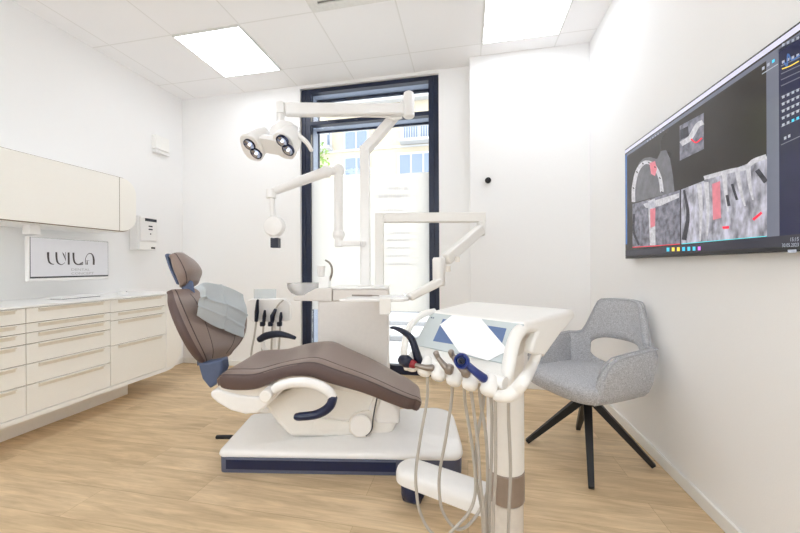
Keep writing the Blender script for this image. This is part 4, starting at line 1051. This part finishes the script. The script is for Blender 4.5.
# base arm
def slab(P0, P1, w, z0, z1, r, name, m):
    a = Vector((P1.x-P0.x, P1.y-P0.y, 0)).normalized(); s = Vector((-a.y, a.x, 0)); L = (Vector((P1.x, P1.y, 0))-Vector((P0.x, P0.y, 0))).length
    def ring(ins, z, rr_): return [Vector((P0.x, P0.y, 0))+a*x+s*y+Vector((0, 0, z)) for x, y in rr_plan(ins, L-ins, -w/2+ins, w/2-ins, rr_-ins, 8)]
    return build(MB().rings([ring(.012, z0, r), ring(.0, z0+.01, r), ring(.0, z1-.03, r), ring(.006, z1-.012, r), ring(.02, z1-.001, r), ring(.04, z1+.004, r)]), name, m, ct, ang=50)
slab(Vector((-.01, 1.60, 0)), Vector((.44, 1.33, 0)), .15, .095, .165, .07, 'base_arm', 'white')
slab(Vector((.40, 1.30, 0))+Vector((.0, -.04, 0)), Vector((.82, 1.14, 0)), .15, .02, .05, .07, 'base_arm', 'white') if 0 else None
build(MB().lathe((colc.x, colc.y, 0), (0, 0, 1), [(.07, .0), (.075, .006), (.075, .025), (.07, .032)], 32), 'base_disc', 'offwhite', ct)
q = P(413, 491, 1.56)
cs = MB().cyl((q.x-.035, 1.57, .045), (q.x+.035, 1.54, .045), .045, 28).lathe((q.x, 1.555, .03), (0, 0, 1), [(.05, 0), (.055, .01), (.055, .05), (.045, .066)], 24)
build(cs, 'castor', 'navy', ct)['label'] = 'navy castor housing'
# tool rail and lobes
lob = [(411, 367), (424, 372), (438, 376.5), (453.5, 381.5), (469.5, 385.5), (488, 391)]
def LP(x, y, o=0.0):
    t_ = (x-413)/98; d = lerp(1.075, .86, t_); return P(x, y, d+o)
rail = [LP(408, 360, .03), LP(430, 364, .03), LP(460, 370, .03), LP(485, 377, .03), LP(505, 384, .03)]
build(MB().tube(rail, .018, 12, sm=4), 'tool_rail', 'cartwhite', ct)
back_pl = [PL+Vector((0, 0, .0)), PR, PR+Vector((-.005, -.02, -.05)), PL+Vector((.0, -.02, -.05))]
build(MB().hull([PL+e2*.005, PR+e2*.005, PL+e2*.03, PR+e2*.03, LP(410, 362, .03), LP(503, 388, .03), LP(410, 362, .06), LP(503, 388, .06)]), 'apron', 'cartwhite', ct, bevel=.006)
for k, (x, y) in enumerate(lob):
    c = LP(x, y, -.015); c2 = LP(x+3.5, y-13, .015)
    s = 1.0
    g = MB().tube([c+Vector((0, 0, -.0)), c.lerp(c2, .5), c2], [.0225, .0215, .016], 18, capround=True)
    build(g, 'tool_holder', 'cartwhite', ct)
c = LP(508, 392, -.01)
build(MB().tube([LP(497, 396, -.0), LP(507, 396, -.0), LP(516, 390, .015), LP(524, 380, .04)]+[onplane(x, y, FR-e1*.014, e1) for x, y in ((531, 368), (537, 354.5))], [.015, .017, .017, .0165, .016, .015], 14, sm=5, capround=True), 'rail_end', 'cartwhite', ct)

def tool(name, label, parts, hose, m='hosed', gr='handpieces in the cart holders'):
    t = thing(name, label, 'dental instrument', parts[0][2][0], group=gr)
    for nm, mt, pts, rad in parts: build(MB().tube(pts, rad, 16, sm=5 if len(pts) > 2 else 0, capround=True), nm, mt, t)
    if hose: build(MB().tube(hose, .0048, 8, sm=8), 'hose', m, t)
    return t
def HZ(pts, d0, d1):
    n_ = len(pts)-1; return [P(x, y, lerp(d0, d1, i/n_)) for i, (x, y) in enumerate(pts)]
o = -.03
# navy hooked handle
t = thing('curved_handle', 'large dark navy hooked lever at the left end of the cart', 'handle', LP(417, 362, o), group='handpieces in the cart holders')
hk = [LP(419, 362, -.01), LP(415.5, 350, -.02), LP(411, 338, -.02), LP(403, 331.5, -.02), LP(395, 328, -.02), LP(391, 327.8, -.02)]
build(MB().tube(hk, [.019, .016, .015, .012, .008, .005], 14, sm=6, capround=True, sx=.75), 'lever', 'navyd', t)
tool('polishing_handpiece', 'handpiece with a round dark navy head and red ring at the left of the cart',
     [('head', 'navyd', [LP(401.5, 359.5, -.05), LP(406, 361.3, -.05), LP(409.5, 363, -.045)], [.015, .0195, .0165]), ('ring', 'red', [LP(411, 363.5, -.045), LP(414, 364.5, -.045)], [.0135, .0125]),
      ('handle', 'steel', [LP(415, 364.8, -.045), LP(425, 367.5, -.035), LP(432.5, 368, -.02)], [.0065, .0085, .011])],
     [LP(427.5, 377, -.01)]+HZ([(427, 400), (420.5, 437), (416, 470), (416.5, 492), (420, 512), (430, 531), (445, 540)], 1.06, 1.06))
tool('turbine_handpiece', 'slim grey angled handpiece standing third from left in the cart',
     [('handle', 'steel', [LP(448, 369, -.03), LP(443, 364, -.035), LP(438, 357.5, -.04)], [.0115, .0085, .007]), ('head', 'steel', [LP(438, 357.5, -.04), LP(435.8, 352.6, -.045)], [.007, .0085]), ('coupling', 'steel', [LP(448.5, 371.5, -.03), LP(450, 366.5, -.03)], [.013, .012])],
     [LP(452, 382, -.005)]+HZ([(451.5, 400), (446, 437), (440, 470), (439.3, 492), (443, 512), (455, 528), (467, 526), (481, 508), (489.5, 482), (492, 450)], 1.02, 1.08))
tool('turbine_handpiece', 'slim grey angled handpiece beside the bright blue one in the cart',
     [('handle', 'steel', [LP(465.5, 372, -.03), LP(459, 365, -.035), LP(453, 356, -.045)], [.012, .009, .0075]), ('head', 'steel', [LP(452.6, 356.5, -.045), LP(450.8, 351.5, -.05)], [.0075, .009]), ('coupling', 'steel', [LP(465.5, 374.5, -.03), LP(467, 370, -.03)], [.013, .012])],
     [LP(464, 386, -.005)]+HZ([(465.5, 405), (472, 445), (475.5, 480), (474, 500), (467, 515), (452, 531), (440, 545)], 1.0, 1.02))
bt = tool('scaler_handpiece', 'bright blue handpiece with a round ringed head in the cart',
     [('handle', 'blue', [LP(466, 363.5, -.05), LP(475, 371.5, -.045), LP(484, 378.5, -.02)], [.0095, .0105, .0125])],
     [LP(471, 391, -.005)]+HZ([(473, 405), (478, 445), (480, 480), (484, 510), (485, 545)], .97, 1.0))
hc2 = LP(462.3, 361, -.055); ax = Vector((-.35, -.85, .25)).normalized()
build(MB().lathe(hc2-ax*.012, ax, [(.011, 0), (.0195, .004), (.0215, .014), (.0205, .024), (.0145, .026), (.0125, .018), (.003, .016)], 28), 'head', 'blue', bt)
build(MB().lathe(hc2+ax*.002, ax, [(.009, 0), (.009, .01), (.005, .012), (.002, .008)], 18), 'nozzle', 'navyd', bt)
def plain_hose(label, pts, d0, d1):
    tag(build(MB().tube(HZ(pts, d0, d1), .0048, 8, sm=8), 'supply_hose', 'hosed'), label, 'hose', 'hoses hanging below the cart')
plain_hose('grey hose running in front of the column side, third from the right', [(479, 384), (481, 405), (486, 437), (487.5, 475), (486.5, 510), (487, 545)], .97, 1.02)
plain_hose('grey hose crossing behind the loops to the lower right', [(485, 388), (483, 405), (477.5, 437), (476, 475), (482, 512), (483.5, 545)], 1.0, 1.04)
plain_hose('grey hose hanging straight at the left edge of the cart column', [(495, 394), (495.5, 420), (495.5, 470), (493.5, 510), (493, 545)], .93, 1.0)
plain_hose('grey hose hanging straight down over the front of the cart column', [(508.5, 398), (508.7, 420), (510.5, 470), (509, 510), (508, 545)], .93, 1.0)
plain_hose('grey hose just left of the cart column, almost vertical', [(490.5, 393), (492, 420), (491, 470), (489.5, 510), (489, 545)], .95, 1.02)

# ================================================================ ARMCHAIR
AC = Vector((1.083, 1.957, 0)); fv = Vector((-.93, -.37, 0)).normalized(); sv = Vector((.37, -.93, 0)).normalized()
def AL(f_, s_, z_): return AC+fv*f_+sv*s_+Vector((0, 0, z_))
arm = thing('armchair', 'light grey fabric armchair with black splayed legs by the right wall', 'chair', AC)
# seat
def ringrect(f0, f1, s0, s1, r, z, ex=4, n=40):
    cf, cs_ = (f0+f1)/2, (s0+s1)/2; R = []
    for j in range(n):
        q = 2*PI*j/n; x = math.copysign(abs(math.cos(q))**(2/ex), math.cos(q)); y = math.copysign(abs(math.sin(q))**(2/ex), math.sin(q))
        R.append(AL(cf+x*(f1-f0)/2, cs_+y*(s1-s0)/2*(1-.0*x), z))
    return R
g = MB().rings([ringrect(-.20, .20, -.17, .17, 0, .372), ringrect(-.235, .25, -.215, .215, 0, .377), ringrect(-.245, .275, -.235, .235, 0, .395, 5), ringrect(-.245, .285, -.238, .238, 0, .44, 5), ringrect(-.24, .278, -.235, .235, 0, .463, 5), ringrect(-.22, .25, -.21, .21, 0, .474, 4), ringrect(-.1, .12, -.1, .1, 0, .478, 3)])
build(g, 'seat', 'fabric', arm, ang=70)
# wrap-around shell: outer path angle from near arm front (+s) round the back to the other arm
def shell():
    n_ = 48; cols = []
    # keyed profile: angle th from -A..A ; 0 = back centre
    rows = 12
    for i in range(n_+1):
        u_ = -1+2*i/n_; au = abs(u_)
        # plan curve: superellipse around the seat
        th_ = u_*PI*.52
        ex = 2.5
        cf = -math.copysign(abs(math.cos(th_))**(2/ex), math.cos(th_)); ss = math.copysign(abs(math.sin(th_))**(2/ex), math.sin(th_))
        f0 = cf*.258+.0; s0 = ss*.262
        if au > .62: k = (au-.62)/.38; f0 = lerp(f0, .20, k*1.0) if k > 0 else f0; s0 = math.copysign(.262-.012*k, u_)
        # heights
        if au < .30: zt_ = .87-.01*(au/.3)**2
        elif au < .52:
            k = (au-.30)/.22; k = k*k*(3-2*k); zt_ = lerp(.86, .645, k)
        else: k = (au-.52)/.48; zt_ = lerp(.645, .60, k)-.09*max(0, (k-.7)/.3)**2
        zb_ = lerp(.40, .385, au)
        lean = .10
        cols.append((f0, s0, zb_, zt_))
    return cols
cols = shell()
def sh_pt(c, z, off):
    f0, s0, zb_, zt_ = c
    k = max(0, (z-.42)/.45)
    out = Vector((f0, s0)); on_ = Vector((f0/.275**2, s0/.262**2)).normalized() if (abs(f0)+abs(s0)) > 0 else Vector((1, 0))
    if abs(s0) > .24 and f0 > -.02: on_ = Vector((0, math.copysign(1, s0)))
    lo = max(0, (.47-z)/.09)*.02+max(0, .62-z)/.2*.022
    p = out+on_*(off-lo)
    isback = max(0, min(1, (-f0-.0)/.27))
    shrink = 1-.17*max(0, (z-.64)/.23)*(isback)
    return AL(p[0]-.045*k*isback, p[1]*shrink, z)
g = MB(); nrow = 14
# cut-out: opening between seat top and back, for |u|<.36, z .50-.63
R = []
TH = .045
def zc(c, v): return lerp(c[2], c[3], v)
ncol = len(cols)
def colring(c, i):
    u_ = abs(-1+2*i/(ncol-1))
    return c
# build as two lofts: full columns outside the opening; inside, an upper band and a lower band
def loft_band(i0, i1, zlo, zhi, capends=True):
    Rn = []
    for i in range(i0, i1+1):
        c = cols[i]; a_, b_ = zlo(i), zhi(i); ring = []
        m_ = 10
        for k in range(m_+1): # outside going up
            z = lerp(a_, b_, k/m_); rr_ = TH/2*(1 if 0 < k < m_ else .55)
            ring.append(sh_pt(c, z if 0 < k < m_ else z+(.0 if k else 0), rr_))
        ring.append(sh_pt(c, b_+.012, .0))
        for k in range(m_, -1, -1):
            z = lerp(a_, b_, k/m_); rr_ = TH/2*(1 if 0 < k < m_ else .55); ring.append(sh_pt(c, z, -rr_))
        ring.append(sh_pt(c, a_-.008, 0))
        Rn.append(ring)
    return Rn
mid = (ncol-1)/2
def uo(i): return abs(i-mid)/mid
OP = .40
iA = [i for i in range(ncol) if uo(i) <= OP+1e-6]; ia, ib = iA[0], iA[-1]
oh = lambda i: math.sqrt(max(0, 1-(uo(i)/OP)**2.6))
zlo_top = lambda i: cols[i][2]+.0
midz = .555
g.rings(loft_band(0, ia, lambda i: cols[i][2], lambda i: cols[i][3]))
g.rings(loft_band(ib, ncol-1, lambda i: cols[i][2], lambda i: cols[i][3]))
g.rings(loft_band(ia, ib, lambda i: midz+.085*oh(i), lambda i: cols[i][3]))
g.rings(loft_band(ia, ib, lambda i: cols[i][2], lambda i: midz-.085*oh(i)))
build(g, 'backrest_shell', 'fabric', arm, ang=60)
# piping along the upper rim
M['fpipe'] = mat('grey_piping', (176, 177, 182), .9, scale=200, var=.1)
rim = [sh_pt(c, c[3]+.008, .018) for c in cols]
build(MB().tube(rim, .004, 6), 'piping', 'fpipe', arm)
rim = [sh_pt(c, c[3]+.008, -.018) for c in cols]
build(MB().tube(rim, .004, 6), 'piping', 'fpipe', arm)
# swivel hub and legs
hubz = .33
build(MB().cyl(AL(0, 0, .30), AL(0, 0, .374), .028).lathe(AL(0, 0, .355), (0, 0, 1), [(.09, 0), (.1, .008), (.1, .02)], 28), 'swivel_hub', 'black', arm)
feet = [(591.5, 488, .012), (527, 441, .012), (654, 466, .012), (578, 428, .012)]
fz = []
for x, y, z in feet:
    d = (CH-z)*F/(unroll(x, y)[1]); fz.append(P(x, y, d))
for q in fz:
    dirv = Vector((q.x-AC.x, q.y-AC.y, 0)).normalized(); sidev = Vector((-dirv.y, dirv.x, 0))
    h_ = AC+Vector((0, 0, hubz))
    R = []
    for p, w_, h2 in ((h_+dirv*.005, .046, .044), (q+Vector((0, 0, .0)), .026, .026)):
        upv = (q-h_).normalized().cross(sidev).normalized()
        if p is not q and False: pass
        R.append([p+sidev*a*w_/2+upv*b*h2/2 for a, b in ((-1, -1), (1, -1), (1, 1), (-1, 1))])
    mbx = MB().rings(R)
    zmn = min(v.z for v in R[1]); 
    for v in mbx.v[4:]: v.z = max(0.0, v.z-zmn if v.z-zmn > .01 else 0.0)
    build(mbx, 'leg', 'black', arm, bevel=.003)

# ================================================================ LIGHT, WORLD, CAMERA
w = bpy.data.worlds.new('World'); bpy.context.scene.world = w; w.use_nodes = True
t = w.node_tree; bg = t.nodes['Background']
tc = N(t, 'ShaderNodeTexCoord'); sp_ = N(t, 'ShaderNodeSeparateXYZ'); cr = N(t, 'ShaderNodeValToRGB')
t.links.new(tc.outputs['Generated'], sp_.inputs[0]); t.links.new(sp_.outputs['Z'], cr.inputs['Fac'])
cr.color_ramp.elements[0].color = (1, 1, .99, 1); cr.color_ramp.elements[1].color = (.93, .96, 1, 1)
t.links.new(cr.outputs[0], bg.inputs['Color']); bg.inputs['Strength'].default_value = 4.1
cd = bpy.data.cameras.new('camera'); cd.sensor_width = 36; cd.lens = F/800*36; cd.clip_start = .02; cd.shift_y = -.5/800
co = bpy.data.objects.new('camera', cd); C.objects.link(co)
co.matrix_world = Matrix.Translation((0, 0, CH)) @ Matrix.Rotation(YAW, 4, 'Z') @ Matrix.Rotation(PI/2, 4, 'X') @ Matrix.Rotation(ROLL, 4, 'Z')
sc_ = bpy.context.scene; sc_.camera = co
sc_.view_settings.view_transform = 'Standard'; sc_.view_settings.look = 'None'; sc_.view_settings.gamma = 1; sc_.view_settings.exposure = .03
sc_.view_settings.use_curve_mapping = False
sc_.cycles.max_bounces = 16; sc_.cycles.diffuse_bounces = 8; sc_.cycles.transparent_max_bounces = 16
sc_.cycles.use_denoising = True
